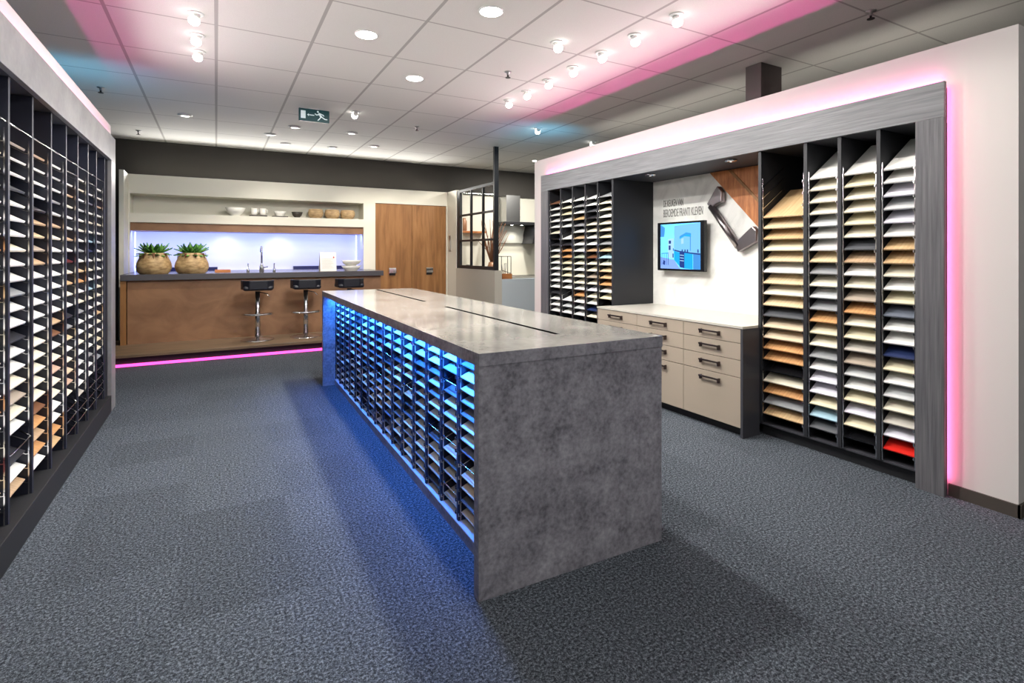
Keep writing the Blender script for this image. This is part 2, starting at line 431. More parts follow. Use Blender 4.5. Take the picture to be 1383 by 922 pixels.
# big bank: four columns beside the cabinet
bankB = thing('sample_rack', 'four-column black rack of slanted boards between cabinet and glowing post', 'sample rack', (XR, 2.2, 0), group='racks of the pink-lit display')
RB = Rack(bankB, [(2.743, 2.769), (2.367, 2.393), (2.123, 2.147), (1.874, 1.898), (1.643, 1.671)], 1.978, 0.0861, 22, 0.60, 0.10, 2.252, bd=0.42)
RB.d = [(a-2.2, b-2.2) for a, b in RB.d]
RB.d = list(reversed(RB.d))                      # low y first
def local_rack(R, M, x0, sgn=1):
    root = R.p; wv = root.get('world_verts'); del root['world_verts']
    R.carcass(M, sgn, x0=x0)
    return wv
RB.d[0] = (RB.d[0][0]+0.027, RB.d[0][1]+0.004)         # outermost divider is only a lining of the frame
local_rack(RB, M_black, 0.016)
MB().box(0.075, 0.60, 1.670-2.2, 2.769-2.2, 0, 0.10).build('plinth', M_plinth, bankB)
MB().box(0.032, 0.075, 1.670-2.2, 2.769-2.2, 0.088, 0.10).build('bottom_rail', M_char, bankB)

colsB = {
 3: ['oak', 'pale oak', 'oak', 'ivory', 'pale oak', 'white', 'pale oak', 'cream', 'pale oak', 'dark grey', 'beige', 'beige', 'orange oak', 'orange oak', 'black', 'cream', 'orange oak', 'grey', 'oak'],
 2: ['white', 'cream', 'cream', 'cream', 'light grey', 'white', 'white', 'pale oak', 'grey', 'cream', 'light grey', 'grey', 'orange oak', 'ivory', 'cream', 'grey', 'white', 'lilac white', 'lilac white', 'ivory', 'pale blue', 'dark grey'],
 1: ['white', 'ivory', 'cream', 'cream', 'ivory', 'cream', 'dark grey', 'tan', 'white', 'cream', 'taupe', 'orange oak', 'cream', 'ivory', 'stone', 'taupe', 'light grey', 'white', 'ivory', 'lilac white', 'ivory', 'black'],
 0: ['white', 'white', 'lilac white', 'light grey', 'lilac white', 'white', 'oak', 'oak', 'cream', 'white', 'ivory', 'slate', 'white', 'white', 'navy', 'ivory', 'white', 'light grey', 'cream', 'stone', 'lilac white', 'red'],
}
descB = {3: 'in the column beside the taupe drawer cabinet', 2: 'in the second column from the drawer cabinet', 1: 'in the third column from the drawer cabinet', 0: 'in the column against the glowing pink post'}
mwB = Matrix.Translation((XR, 2.2, 0))
GW = 'front samples in the wall racks'
def adj(c):
    return {'black': 'glossy black', 'red': 'glossy red'}.get(c, c)
for k, cs in colsB.items():
    r0 = 22 - len(cs)
    for i, c in enumerate(cs):
        RB.place(k, i+r0, c, 'sample_board', f'{adj(c)} board, {ordinal(i+1)} from the top {descB[k]}', 'front sample', GW, mw=mwB, x0=0.016)

# small bank: five columns beyond the niche
bankA = thing('sample_rack', 'five-column black rack of narrow boards between far post and screen niche', 'sample rack', (XR, 5.2, 0), group='racks of the pink-lit display')
dA = [(4.545, 4.575), (4.812, 4.832), (5.046, 5.066), (5.301, 5.321), (5.556, 5.576), (5.818, 5.836)]
RA = Rack(bankA, [(a-5.2, b-5.2) for a, b in dA], 2.070, 0.0763, 24, 0.60, 0.10, 2.252, tilt=math.radians(21), bd=0.38)
local_rack(RA, M_black, 0.016)
MB().box(0.075, 0.60, 4.575-5.2, 5.836-5.2, 0, 0.10).build('plinth', M_plinth, bankA)
colsA = {
 4: ['brown', 'white', 'white', 'white', 'white', 'cream', 'black', 'charcoal', 'white', 'cream', 'white', 'white', 'white', 'white', 'white', 'charcoal', 'white', 'white', 'white'],
 3: ['white', 'cream', 'ivory', 'white', 'white', None, 'white', 'charcoal', 'orange oak', 'orange oak', 'ivory', 'cream', 'ivory', 'white', 'white', None, 'white', 'light grey', 'white'],
 2: ['white', 'grey', 'white', 'oak', 'grey', 'white', 'tan', 'white', 'white', 'sage', 'cream', 'white', 'cream', 'cream', 'white', 'orange oak', 'white', 'light grey', 'white'],
 1: ['white', 'white', 'dark grey', 'charcoal', 'cream', 'cream', 'white', 'white', 'tan', 'brown', 'cream', 'cream', 'taupe', 'cream', 'lilac white', 'cream', 'white', 'navy', 'cream'],
 0: ['grey', 'cream', 'cream', 'white', 'cream', 'cream', 'ivory', 'grey', 'pale oak', 'pale blue', 'cream', 'pale oak', 'oak', 'orange oak', 'white', 'ivory'],
}
descA = {4: 'in the column against the far frame post', 3: 'in the second column from the far frame post', 2: 'in the middle column beyond the screen niche', 1: 'in the second column beyond the screen niche', 0: 'in the first column beyond the screen niche'}
mwA = Matrix.Translation((XR, 5.2, 0))
for k, cs in colsA.items():
    n = 0
    for i, c in enumerate(cs):
        if c is None: continue
        n += 1
        RA.place(k, i, c, 'sample_board', f'{adj(c)} board, {ordinal(n)} from the top {descA[k]}', 'front sample', GW, mw=mwA, x0=0.016)

# niche with screen: back panel, side linings, soffit lamps
struct(MB().box(4.365, 4.438, 2.771, 4.543, 0, 2.253), 'wall_niche', M_marble)
for x, y, lab in ((3.90, 3.12, 'round chrome spotlight in the niche soffit above the oversized handle'), (3.90, 4.10, 'round chrome spotlight in the niche soffit beside the narrow board rack')):
    t = thing('recessed_spotlight', lab, 'spotlight', (x, y, 2.2538), group='niche soffit spotlights')
    MB().lathe([(0.052, 0), (0.056, -0.006), (0.046, -0.016), (0.034, -0.018)], (x, y, 2.2538), 24).build('ring', M_chrome, t)
    MB().lathe([(0.033, -0.0185), (0.0, -0.0195)], (x, y, 2.255), 20, cap=False).build('lens', M_lampdim, t)

# drawer cabinets
XC = 3.589
zs = [0.866, 0.737, 0.604, 0.467, 0.072]
def cabinet(y0, y1, lab, end=False):
    ym = (y0+y1)/2
    t = thing('drawer_cabinet', lab, 'drawer cabinet', (XC, ym, 0), group='taupe drawer cabinets under the screen')
    MB().box(XC+0.02, 3.782, y0, y1, 0.07, 0.85).box(3.782, 4.36, max(y0, 2.773), min(y1, 4.541), 0.07, 0.85).build('carcass', M_char, t)
    MB().box(XC+0.06, 3.78, y0, y1, 0, 0.07).build('plinth', M_plinth, t)
    if end: MB().box(XC-0.004, 3.784, y0-0.022, y0, 0.0, 0.852).build('end_panel', M_char, t)
    for i in range(4):
        za, zb = zs[i+1], zs[i]
        if i == 0: zb = 0.852
        d = MB().box(XC, XC+0.019, y0+0.002, y1-0.002, za+0.0025, zb-0.0025).build('drawer', M_beige, t, 0.0012)
        hy = (y0+y1)/2; hz = zb - 0.048; w = 0.098
        h = MB().box(XC-0.036, XC-0.024, hy-w, hy+w, hz-0.007, hz+0.007)
        h.box(XC-0.028, XC, hy-w, hy-w+0.011, hz-0.03, hz+0.007).box(XC-0.028, XC, hy+w-0.011, hy+w, hz-0.03, hz+0.007)
        o = h.build('handle', M_handle, d, 0.002); o['label'] = 'dark bar handle'
cabinet(2.779, 3.365, 'taupe cabinet of four drawers with charcoal end, nearest the wide board rack', True)
cabinet(3.365, 3.959, 'middle taupe drawer cabinet under the screen')
cabinet(3.959, 4.572, 'taupe drawer cabinet farthest from the wide rack, under the narrow boards')
wt = MB().box(XC-0.006, 3.768, 2.757, 4.574, 0.854, 0.872).box(3.768, 4.363, 2.772, 4.542, 0.854, 0.872)
single(wt, 'worktop', M_worktop, 'thin pale worktop lying over the taupe drawer cabinets', 'worktop')

# television
XT = 4.265
tv = thing('television', 'wall-mounted black television showing a blue kitchen picture', 'television', (XT, 4.04, 1.258))
MB().box(XT, XT+0.045, 3.73, 4.373, 1.256, 1.776).build('case', M_tv, tv, 0.004)
MB().box(XT+0.045, 4.365, 3.9, 4.2, 1.4, 1.65).build('wall_bracket', M_tv, tv)
sc = MB(); smats = []
def spoly(pts, col, lay):
    # screen coordinates: u 0..1 across (as seen), v 0..1 upwards
    m = screen(col[0], col[1])
    if m not in smats: smats.append(m)
    x = XT - 0.0008 - lay*0.0004
    sc._add([(x, 4.325-u*(4.325-3.775), 1.278+v*(1.755-1.278)) for u, v in pts], [tuple(range(len(pts)))], smats.index(m))
SK, SW, SF, SC_, SD, SM, SH = ('sky', (104, 186, 255)), ('wall', (128, 202, 255)), ('floor', (140, 178, 255)), ('cabinet', (24, 176, 246)), ('dark', (30, 62, 140)), ('mid', (70, 150, 226)), ('light', (176, 222, 255))
spoly([(0, 0), (1, 0), (1, 1), (0, 1)], SK, 0)
spoly([(0.36, 0.36), (1, 0.3), (1, 1), (0.36, 0.95)], SW, 1)
spoly([(0, 0), (0.52, 0), (0.36, 0.2), (0, 0.26)], SF, 1)
spoly([(0.0, 0.72), (0.1, 0.72), (0.12, 0.92), (0.0, 1.0)], SM, 1)
spoly([(0.20, 0.25), (0.35, 0.22), (0.35, 0.68), (0.20, 0.66)], SH, 2)
for (a, b, c, d) in ((0.22, 0.56, 0.28, 0.63), (0.22, 0.42, 0.27, 0.52), (0.33, 0.4, 0.35, 0.46), (0.32, 0.25, 0.35, 0.34)): spoly([(a, b), (c, b), (c, d), (a, d)], SD, 3)
spoly([(0.02, 0.33), (0.22, 0.34), (0.22, 0.36), (0.02, 0.35)], SM, 3)
for u in (0.03, 0.09, 0.15, 0.2): spoly([(u, 0.08), (u+0.012, 0.08), (u+0.016, 0.33), (u+0.004, 0.33)], SD, 3)
spoly([(0.06, 0.1), (0.12, 0.08), (0.13, 0.17), (0.08, 0.19)], SD, 4)
spoly([(0.36, 0.2), (0.5, 0.06), (0.5, 0.36), (0.36, 0.4)], SC_, 3)
spoly([(0.5, 0.04), (0.62, 0.02), (0.62, 0.36), (0.5, 0.38)], SD, 3)
for k in range(3): spoly([(0.51, 0.30-k*0.06), (0.61, 0.29-k*0.06), (0.61, 0.305-k*0.06), (0.51, 0.315-k*0.06)], SH, 4)
spoly([(0.62, 0.02), (0.82, 0.0), (0.82, 0.34), (0.62, 0.36)], SC_, 3)
spoly([(0.83, 0.0), (1, 0.0), (1, 0.32), (0.83, 0.34)], SM, 3)
spoly([(0.36, 0.4), (0.5, 0.37), (0.82, 0.33), (1, 0.31), (1, 0.345), (0.8, 0.36), (0.5, 0.4), (0.36, 0.43)], SD, 4)
spoly([(0.5, 0.66), (0.62, 0.72), (0.78, 0.7), (0.78, 0.78), (0.66, 0.8), (0.5, 0.72)], SC_, 2)
spoly([(0.5, 0.69), (0.66, 0.76), (0.78, 0.75), (0.78, 0.77), (0.66, 0.785), (0.5, 0.715)], SM, 3)
spoly([(0.755, 0.4), (0.775, 0.4), (0.775, 0.72), (0.755, 0.72)], SM, 3)
spoly([(0.54, 0.55), (0.6, 0.56), (0.6, 0.68), (0.54, 0.66)], SH, 3)
for u in (0.55, 0.62, 0.68, 0.93): spoly([(u, 0.36), (u+0.035, 0.36), (u+0.03, 0.43), (u+0.005, 0.43)], SD, 5)
sc.build('screen', smats, tv)

# lettering on the niche wall
def text_obj(body, size, loc, sx, name, m, parent=None):
    cu = bpy.data.curves.new(name, 'FONT'); cu.body = body; cu.size = size; cu.extrude = 0.0012
    cu.materials.append(m)
    tmp = bpy.data.objects.new(name, cu); C.objects.link(tmp)
    me = bpy.data.meshes.new_from_object(tmp.evaluated_get(bpy.context.evaluated_depsgraph_get()))
    bpy.data.objects.remove(tmp)
    o = bpy.data.objects.new(name, me); C.objects.link(o)
    o.rotation_euler = (PI/2, 0, -PI/2); o.scale = (sx, 1, 1); o.location = loc
    if parent: o.parent = parent; o.location = Vector(loc) - parent.location
    return o
tx = thing('wall_lettering', 'two lines of grey capital lettering on the niche wall above the television', 'lettering', (4.3635, 4.10, 1.86))
text_obj('DE KEUKEN VAN', 0.112, (4.3635, 4.384, 1.955), 0.34, 'text_line', M_ink, tx)
text_obj('BEROEMDE FRANTI KLEVEN', 0.124, (4.3635, 4.384, 1.842), 0.36, 'text_line', M_ink, tx)

# oversized drawer front and bow handle on the niche wall
def wallp(y, z, x=4.362): return (x, y, z)
pl = MB().prism([wallp(3.72, 2.25), wallp(2.775, 2.25), wallp(2.775, 1.27)], (-0.03, 0, 0))
op = thing('decorative_woodwork', 'large slanted reddish wood panel in the upper corner of the niche', 'wood panel', (4.362, 3.1, 1.27))
pl.build('board', M_redoak, op, 0.003)
pn = MB().prism([wallp(3.50, 2.25, 4.331), wallp(3.462, 2.25, 4.331), wallp(2.775, 1.537, 4.331), wallp(2.775, 1.50, 4.331)][::1], (-0.006, 0, 0))
pn.build('groove_molding', M_oakV, op, 0.002)
bh = thing('bow_handle', 'oversized pewter bow handle mounted slanting beside the wooden panel', 'handle', (4.362, 3.42, 1.46))
P = lambda y, z, x=4.325: (x, y, z)
MB().tube([P(3.690, 1.912, 4.318), P(3.372, 1.508, 4.318)], 0.033, 16).build('grip', M_pewter, bh)
MB().prism([P(a, b, 4.358) for a, b in ((3.600, 2.106), (3.727, 1.934), (3.664, 1.888), (3.621, 1.922), (3.548, 1.945), (3.548, 2.046))], (-0.062, 0, 0)).build('bracket', M_pewter, bh, 0.01)
MB().prism([P(a, b, 4.358) for a, b in ((3.392, 1.518), (3.365, 1.452), (3.165, 1.551), (3.165, 1.655), (3.208, 1.695), (3.362, 1.572))], (-0.062, 0, 0)).build('bracket', M_pewter, bh, 0.01)
# ------------------------------------------------------------------ near display unit (long rack)
nu = thing('display_surround', 'concrete-grey surround framing the long rack opposite the island', 'display unit', (XL, 4.2, 0))
M_greyC = noise_mat('grey_plaster_decor', [(0.3, (104, 103, 104)), (0.5, (128, 126, 127)), (0.72, (150, 148, 148))], nscale=2.4, detail=8, rough=0.4, nrough=0.6, fine=(30, 0.2))
MB().box(XL-0.03, XL, 2.1, 6.24, 2.295, 2.52).build('header', M_greyC, nu, 0.002)
MB().box(XL-0.03, XL, 6.02, 6.24, 0, 2.295).build('post', M_greyC, nu, 0.002)
MB().box(XL-0.03, XL, 2.1, 2.3, 0, 2.295).build('post', M_greyC, nu, 0.002)
MB().box(-1.45, XL-0.03, 2.3, 6.02, 2.295, 2.323).build('top_panel', M_char, nu)
MB().box(-1.45, XL-0.03, 6.02, 6.045, 0, 2.294).build('side_panel', M_char, nu)
MB().box(-1.45, XL-0.03, 2.275, 2.3, 0, 2.294).build('side_panel', M_char, nu)
o = MB().box(XLW+0.003, XLW+0.011, 2.2, 6.2, 2.503, 2.509).build('led_strip', M_pinktop, nu); o['label'] = 'glowing pink light strip along the top'
rk = thing('sample_rack', 'long black rack of slanted boards facing the grey island', 'sample rack', (XL, 4.2, 0))
dl = [2.318, 2.67, 3.04, 3.41, 3.79, 4.165, 4.53, 4.87, 5.22, 5.55, 5.92]
RL = Rack(rk, [(a-0.013-4.2, a+0.013-4.2) for a in dl], 1.989, 0.0767, 24, 0.565, 0.15, 2.292, tilt=math.radians(29), bd=0.36, front=0.025)
local_rack(RL, mat('blue_black_board', (34, 37, 52), 0.45), -0.035, -1)
MB().box(-0.60, 0.0, 2.303-4.2, 6.017-4.2, 0, 0.15).build('plinth', M_plinth, rk, 0.003)
W = 'white'; cr = 'cream'
colsL = {
 2: [W, cr, W, 'grey', W, W, W, 'orange oak', W, W, 'oak', cr, W, cr, W, 'light grey', W, 'orange oak', W, 'dark grey', cr, 'dark red', 'pale oak', W],
 3: ['taupe', W, W, 'dark grey', W, W, W, cr, W, W, 'grey', W, W, 'charcoal', W, W, cr, 'taupe', cr, W, None, 'charcoal', W, 'tan'],
 4: ['tan', W, W, W, 'charcoal', 'tan', 'pale oak', 'taupe', 'tan', W, W, W, W, W, cr, cr, cr, cr, cr, 'brown', 'orange oak', 'tan', 'orange oak', W],
 5: [W, 'light grey', W, 'grey', 'light grey', 'tan', cr, W, W, W, W, W, W, 'tan', 'brown', W, cr, 'pinkish beige', cr, cr, W, W, 'orange oak', 'oak'],
 6: [None, W, 'tan', cr, W, W, 'tan', W, 'dark red', cr, 'oak', cr, W, 'charcoal', 'grey', 'pale oak', W, cr, 'beige', 'pinkish beige', cr, None, None, None],
 7: [W, cr, W, 'light grey', W, cr, W, 'grey', W, 'oak', 'orange oak', W, cr, 'grey', W, W, cr, W, 'light grey', W, W, 'stone', None, None],
 8: [None, W, 'slate', W, cr, W, 'pale blue', 'navy', W, cr, W, 'pale blue', cr, W, W, W, cr, W, 'grey', W, W, None, None, None],
 9: [W, W, 'tan', W, cr, W, 'light grey', W, W, W, W, cr, cr, W, 'oak', cr, W, 'ivory', cr, 'grey', None, None, None, None],
}
descL = {2: 'in the rack column cut by the photo edge', 3: 'in the first full column of the long rack', 4: 'in the second full column of the long rack',
         5: 'in the third full column of the long rack', 6: 'in the fourth full column of the long rack'}
mwL = Matrix.Translation((XL, 4.2, 0))
far = MB(); fm = []
for k, cs in colsL.items():
    n = 0
    for i, c in enumerate(cs):
        if c is None: continue
        n += 1
        if k <= 6:
            RL.place(k, i, c, 'sample_board', f'{adj(c)} board, {ordinal(n)} from the top {descL[k]}', 'front sample', GW, sgn=-1, mw=mwL, x0=-0.035, wgap=0.014)
        else:
            a, b = RL.cols()[k]; z = RL.zt - i*RL.pitch; m = board_mat(c)
            if m not in fm: fm.append(m)
            me = board_mesh((b-a)-0.028, RL.bd, RL.t, c, RL.tilt)
            M4 = mwL @ Matrix.Translation((-0.035-RL.front, (a+b)/2, z)) @ Matrix.Rotation(PI, 4, 'Z')
            far._add([M4 @ v.co for v in me.vertices], [tuple(p.vertices) for p in me.polygons], fm.index(m))
single(far, 'sample_boards', fm, 'crowded small boards in the three far columns of the long rack', 'front sample', kind='stuff')
# empty wire holders where boards are missing
def wire_holder(parent, pts):
    MB().tube(pts, 0.0035, 6).build('wire_holder', M_chrome, parent)
for k, cs in colsL.items():
    a, b = RL.cols()[k]
    rows = [i for i, c in enumerate(cs) if c is None] + [-1, 24]
    for i in rows:
        z = RL.zt - i*RL.pitch
        if z < 0.17: continue
        wire_holder(rk, [(-0.10, a+0.01, z+0.06), (-0.038, a+0.01, z+0.008), (-0.038, b-0.01, z+0.008), (-0.10, b-0.01, z+0.06)])

# ------------------------------------------------------------------ island
ISL = (0.951, 1.996, 0); IRZ = math.radians(-0.85)
isl = thing('display_island', 'long concrete-look island with blue-lit sample racks in its side', 'island', ISL, IRZ, local=True)
LY = 4.11
wk = MB().box(0, 1.016, 0, LY, 0.976, 1.031); wk.m = [1, 0, 1, 1, 1, 1]
wk.build('worktop', [M_concretetop, M_concrete], isl, 0.0015)
MB().box(0.0, 1.013, 0.003, 0.052, 0, 0.976).build('end_panel', M_concrete, isl, 0.0015)
MB().box(0.0, 1.013, LY-0.052, LY-0.003, 0, 0.976).build('end_panel', M_concrete, isl, 0.0015)
MB().box(0.125, 0.89, 0.052, LY-0.052, 0, 0.06).build('plinth', M_concrete, isl)
o = MB().box(0.122, 0.40, 0.052, LY-0.052, 0.06, 0.066).build('bottom_shelf', mat('pale_shelf', (205, 205, 214), 0.4), isl)
MB().box(0.87, 0.89, 0.052, LY-0.052, 0.06, 0.976).build('rear_panel', M_concrete, isl)
for a, b in ((0.30, 1.875), (2.38, 4.02)):
    o = MB().box(0.565, 0.591, a, b, 1.0303, 1.0318).build('cable_slot', mat('slot_black', (8, 8, 9), 0.9, spec=0.0), isl); o['label'] = 'narrow black slot in the worktop'
o = MB().box(0.075, 0.087, 0.06, LY-0.06, 0.968, 0.976).build('led_strip', M_blueled, isl); o['label'] = 'blue light strip under the worktop'
ns = 16; ip = (LY-0.104)/ns
di = [(0.052+k*ip-0.009, 0.052+k*ip+0.009) for k in range(ns+1)]
di[0] = (0.053, 0.062); di[-1] = (LY-0.062, LY-0.053)
RI = Rack(isl, di, 0.868, 0.0636, 13, 0.45, 0.067, 0.972, tilt=math.radians(24), bd=0.225, t=0.010, front=0.012)
RI.carcass(mat('island_rack_board', (40, 44, 62), 0.4), 1, x0=0.13)
mwI = Matrix.Translation(ISL) @ Matrix.Rotation(IRZ, 4, 'Z')
near = {1: ['slate', W, 'light grey', 'grey', 'slate', W, 'light grey', 'slate', None, W, 'beige', 'dark grey', 'stone'],
        2: [W, 'grey', None, 'slate', W, 'light grey', 'stone', None, W, 'dark grey', 'stone', None, 'taupe'],
        3: [W, W, 'slate', 'light grey', 'slate', W, 'light grey', None, 'dark grey', 'light grey', W, 'taupe', 'charcoal']}
descI = {}
for k in range(1, ns):
    descI[k] = f'{ordinal(k)} island column from the near end panel'
rnd = random.Random(21)
for k in range(1, ns):
    cs = near.get(k) or [rnd.choices([W, 'light grey', 'grey', 'slate', 'stone', 'dark grey', 'beige', 'taupe', 'charcoal', cr, None], [5, 4, 3, 3, 3, 3, 2, 2, 2.5, 2, 1.2])[0] for _ in range(13)]
    a, b = RI.cols()[k]; n = 0
    for i, c in enumerate(cs):
        z = RI.zt - i*RI.pitch
        if c is None:
            wire_holder(isl, [(0.21, a+0.008, z+0.046), (0.143, a+0.008, z+0.008), (0.143, b-0.008, z+0.008), (0.21, b-0.008, z+0.046)]); continue
        n += 1
        RI.place(k, i, c, 'worktop_sample', f'{adj(c)} slab, {ordinal(n)} from the top, {descI[k]}', 'worktop sample', 'worktop samples in the island', mw=mwI, x0=0.13)

# ------------------------------------------------------------------ bar in front of the kitchen facade
plt = thing('bar_platform', 'low dark wood platform with pink light along its foot', 'platform', (0.6, 8.7, 0))
MB().box(-1.30, 2.56, 8.21, 9.635, 0.125, 0.16).box(-1.165, 2.41, 9.635, 10.09, 0.125, 0.16).build('deck', M_deck, plt, 0.003)
MB().box(-1.28, 2.54, 8.30, 9.63, 0, 0.125).build('riser', M_plinth, plt)
o = MB().box(-1.28, 2.54, 8.262, 8.286, 0.004, 0.036).build('led_strip', M_pinkf, plt); o['label'] = 'glowing pink light strip along the floor'
bar = thing('bar_counter', 'wood-fronted bar counter with dark stone top under the violet niche', 'bar counter', (0.65, 9.1, 0.16))
MB().box(-1.165, 2.515, 9.08, YB-0.004, 1.056, 1.14).box(-1.165, 2.41, YB-0.004, 10.69, 1.056, 1.14).build('stone_top', M_darkstone, bar, 0.003)
MB().box(-1.09, 2.44, 9.14, 9.18, 0.16, 1.056).build('front_panel', M_oakH, bar)
MB().box(-1.165, -1.10, 9.10, 10.09, 0.16, 1.056).build('end_panel', M_oakV, bar)
MB().box(2.44, 2.48, 9.14, 10.09, 0.16, 1.056).build('end_panel', M_oakH, bar)
# bar stools
def stool(x, y, lab):
    t = thing('bar_stool', lab, 'bar stool', (x, y, 0.16), group='black bar stools at the counter')
    b = (x, y, 0.16)
    MB().lathe([(0.225, 0), (0.225, 0.008), (0.20, 0.016), (0.06, 0.03), (0.034, 0.06)], b, 32).build('base', M_chrome, t)
    MB().lathe([(0.038, 0.055), (0.038, 0.40), (0.034, 0.41), (0.034, 0.72)], b, 18).build('pole', M_chrome, t)
    ring = [(x-0.02, y, 0.53)] + [(x+0.175*math.cos(a)*1.15, y-0.03+0.15*math.sin(a)*1.0, 0.545) for a in [math.radians(d) for d in range(170, 375, 12)]] + [(x+0.02, y, 0.53)]
    MB().tube(ring, 0.014, 8).build('footrest', M_chrome, t)
    s = MB().box(x-0.20, x+0.20, y-0.19, y+0.19, 0.895, 0.965).build('seat', M_seat, t, 0.03)
    bk = MB()
    prof = [(-0.225, 0.0), (-0.2, -0.13), (-0.12, -0.20), (0.12, -0.20), (0.2, -0.13), (0.225, 0.0)]
    outer = [(x+px, y+py) for px, py in prof]; inner = [(x+px*0.86, y+py*0.86) for px, py in prof]
    n = len(outer); vs = [(p[0], p[1], z) for z in (0.91, 1.045) for p in outer+inner]
    fs = []
    for i in range(n-1):
        fs += [(i, i+1, 2*n+i+1, 2*n+i), (n+i+1, n+i, 3*n+i, 3*n+i+1), (2*n+i, 2*n+i+1, 3*n+i+1, 3*n+i), (i+1, i, n+i, n+i+1)]
    fs += [(0, 2*n, 3*n, n), (n-1, 2*n-1, 4*n-1, 3*n-1)]
    bk._add(vs, fs); bk.build('backrest', M_seat, t, 0.012)
    MB().tube([(x+0.03, y-0.02, 0.865), (x+0.12, y-0.06, 0.84), (x+0.16, y-0.08, 0.80)], 0.007, 8).build('lever', M_chrome, t)
stool(0.535, 8.72, 'black bar stool closest to the two potted plants')
stool(1.205, 8.72, 'middle black bar stool, in front of the tap')
stool(1.86, 8.72, 'black bar stool half hidden behind the island worktop')

# agave pots
def pot(x, y, lab, seed):
    t = thing('potted_agave', lab, 'potted plant', (x, y, 1.14), group='agave pots on the bar')
    z0 = 1.14
    MB().lathe([(0.17, 0), (0.195, 0.02), (0.217, 0.07), (0.223, 0.11), (0.212, 0.165), (0.186, 0.225), (0.165, 0.275), (0.162, 0.305), (0.148, 0.305), (0.146, 0.26), (0.0, 0.255)], (x, y, z0), 36, cap=False).build('pot', M_potclay, t)
    r = random.Random(seed); lv = MB()
    for ring, (cnt, elev, ln) in enumerate(((14, 14, 0.205), (13, 32, 0.225), (11, 50, 0.225), (8, 68, 0.2))):
        for k in range(cnt):
            a = 2*PI*(k + 0.5*(ring % 2))/cnt + r.uniform(-0.12, 0.12); e = math.radians(elev + r.uniform(-7, 7)); L = ln*r.uniform(0.88, 1.08)
            d = Vector((math.cos(a)*math.cos(e), math.sin(a)*math.cos(e), math.sin(e)))
            sd = Vector((-math.sin(a), math.cos(a), 0)); up = d.cross(sd)*-1
            o0 = Vector((x, y, z0+0.275)) + Vector((math.cos(a), math.sin(a), 0))*0.03
            pts = []
            for f, w in ((0, 0.026), (0.3, 0.042), (0.6, 0.038), (0.85, 0.019), (1.0, 0.001)):
                c = o0 + d*(L*f) + Vector((0, 0, -0.04*f*f*(1.2 if ring == 0 else 0.3)))
                pts.append((c - sd*w + up*0.008, c - up*0.006, c + sd*w + up*0.008))
            vs = [p for tri in pts for p in tri]; fs = []
            for i in range(4):
                b = i*3
                fs += [(b, b+1, b+4, b+3), (b+1, b+2, b+5, b+4), (b+2, b, b+3, b+5)]
            lv._add(vs, fs, (ring + k) % 2, True)
    lv.build('leaves', [M_green, M_green2], t)
    hg = MB()
    for k in range(9):
        a = 2*PI*k/9 + r.uniform(-0.2, 0.2); R0 = 0.172
        p = Vector((x+R0*math.cos(a), y+R0*math.sin(a), z0+0.30)); sd = Vector((-math.sin(a), math.cos(a), 0))
        o_ = Vector((math.cos(a), math.sin(a), 0))
        hg._add([p - sd*0.02, p + sd*0.02, p + o_*0.024 - Vector((0, 0, 0.085)), p + o_*0.008 - sd*0.018, p + o_*0.008 + sd*0.018], [(0, 1, 2), (0, 3, 2), (1, 4, 2), (0, 1, 4, 3), (3, 4, 2)])
    hg.build('drooping_tips', M_twig, t)
pot(-0.792, 9.32, 'agave in a round clay pot at the end of the bar', 3)
pot(-0.318, 9.32, 'agave in a round clay pot, on the tap side of its twin', 9)
# tap, dispensers, hob, tray, card, bowls
tp = thing('kitchen_tap', 'tall slim chrome tap standing on the bar', 'tap', (0.63, 9.32, 1.14))
MB().lathe([(0.034, 0), (0.034, 0.09), (0.022, 0.1), (0.022, 0.13)], (0.63, 9.32, 1.14), 18).build('base', M_chrome, tp)
MB().tube([(0.63, 9.32, 1.26), (0.63, 9.32, 1.48), (0.63, 9.34, 1.525), (0.63, 9.40, 1.54), (0.63, 9.46, 1.52), (0.63, 9.48, 1.46)], 0.014, 12).build('spout', M_chrome, tp)
MB().tube([(0.65, 9.32, 1.21), (0.72, 9.32, 1.225)], 0.009, 8).build('lever', M_chrome, tp)
def dispenser(x, lab):
    t = thing('soap_dispenser', lab, 'dispenser', (x, 9.42, 1.14), group='chrome dispensers by the tap')
    MB().lathe([(0.022, 0), (0.022, 0.05), (0.01, 0.055), (0.01, 0.13)], (x, 9.42, 1.14), 14).build('body', M_chrome, t)
    MB().tube([(x, 9.42, 1.26), (x, 9.42, 1.275), (x, 9.36, 1.272)], 0.007, 8).build('nozzle', M_chrome, t)
dispenser(0.44, 'small chrome dispenser between the tap and the plants'); dispenser(0.82, 'small chrome dispenser between the tap and the white card')
hobm = mat('hob_black', (40, 42, 70), 0.2)
def ledge(x0, x1, lab):
    single(MB().box(x0, x1, 10.60, 10.685, 1.14, 1.20), 'upstand_ledge', hobm, lab, 'ledge', 'dark ledges at the back of the bar', 0.004)
ledge(-1.15, 0.02, 'low dark ledge at the niche back behind the plants'); ledge(1.25, 2.25, 'low dark ledge at the niche back behind the white card')
cd = thing('display_card', 'white card stand with red dot on the bar beside the bowls', 'card stand', (1.64, 9.32, 1.14))
MB().prism([(1.515, 9.30, 1.142), (1.775, 9.30, 1.142), (1.775, 9.36, 1.455), (1.515, 9.36, 1.455)], (0, 0.008, 0)).build('card', M_paper, cd)
MB().prism([(1.515, 9.47, 1.142), (1.775, 9.47, 1.142), (1.775, 9.375, 1.44), (1.515, 9.375, 1.44)], (0, 0.006, 0)).build('back_leaf', M_paper, cd)
lnm = MB()
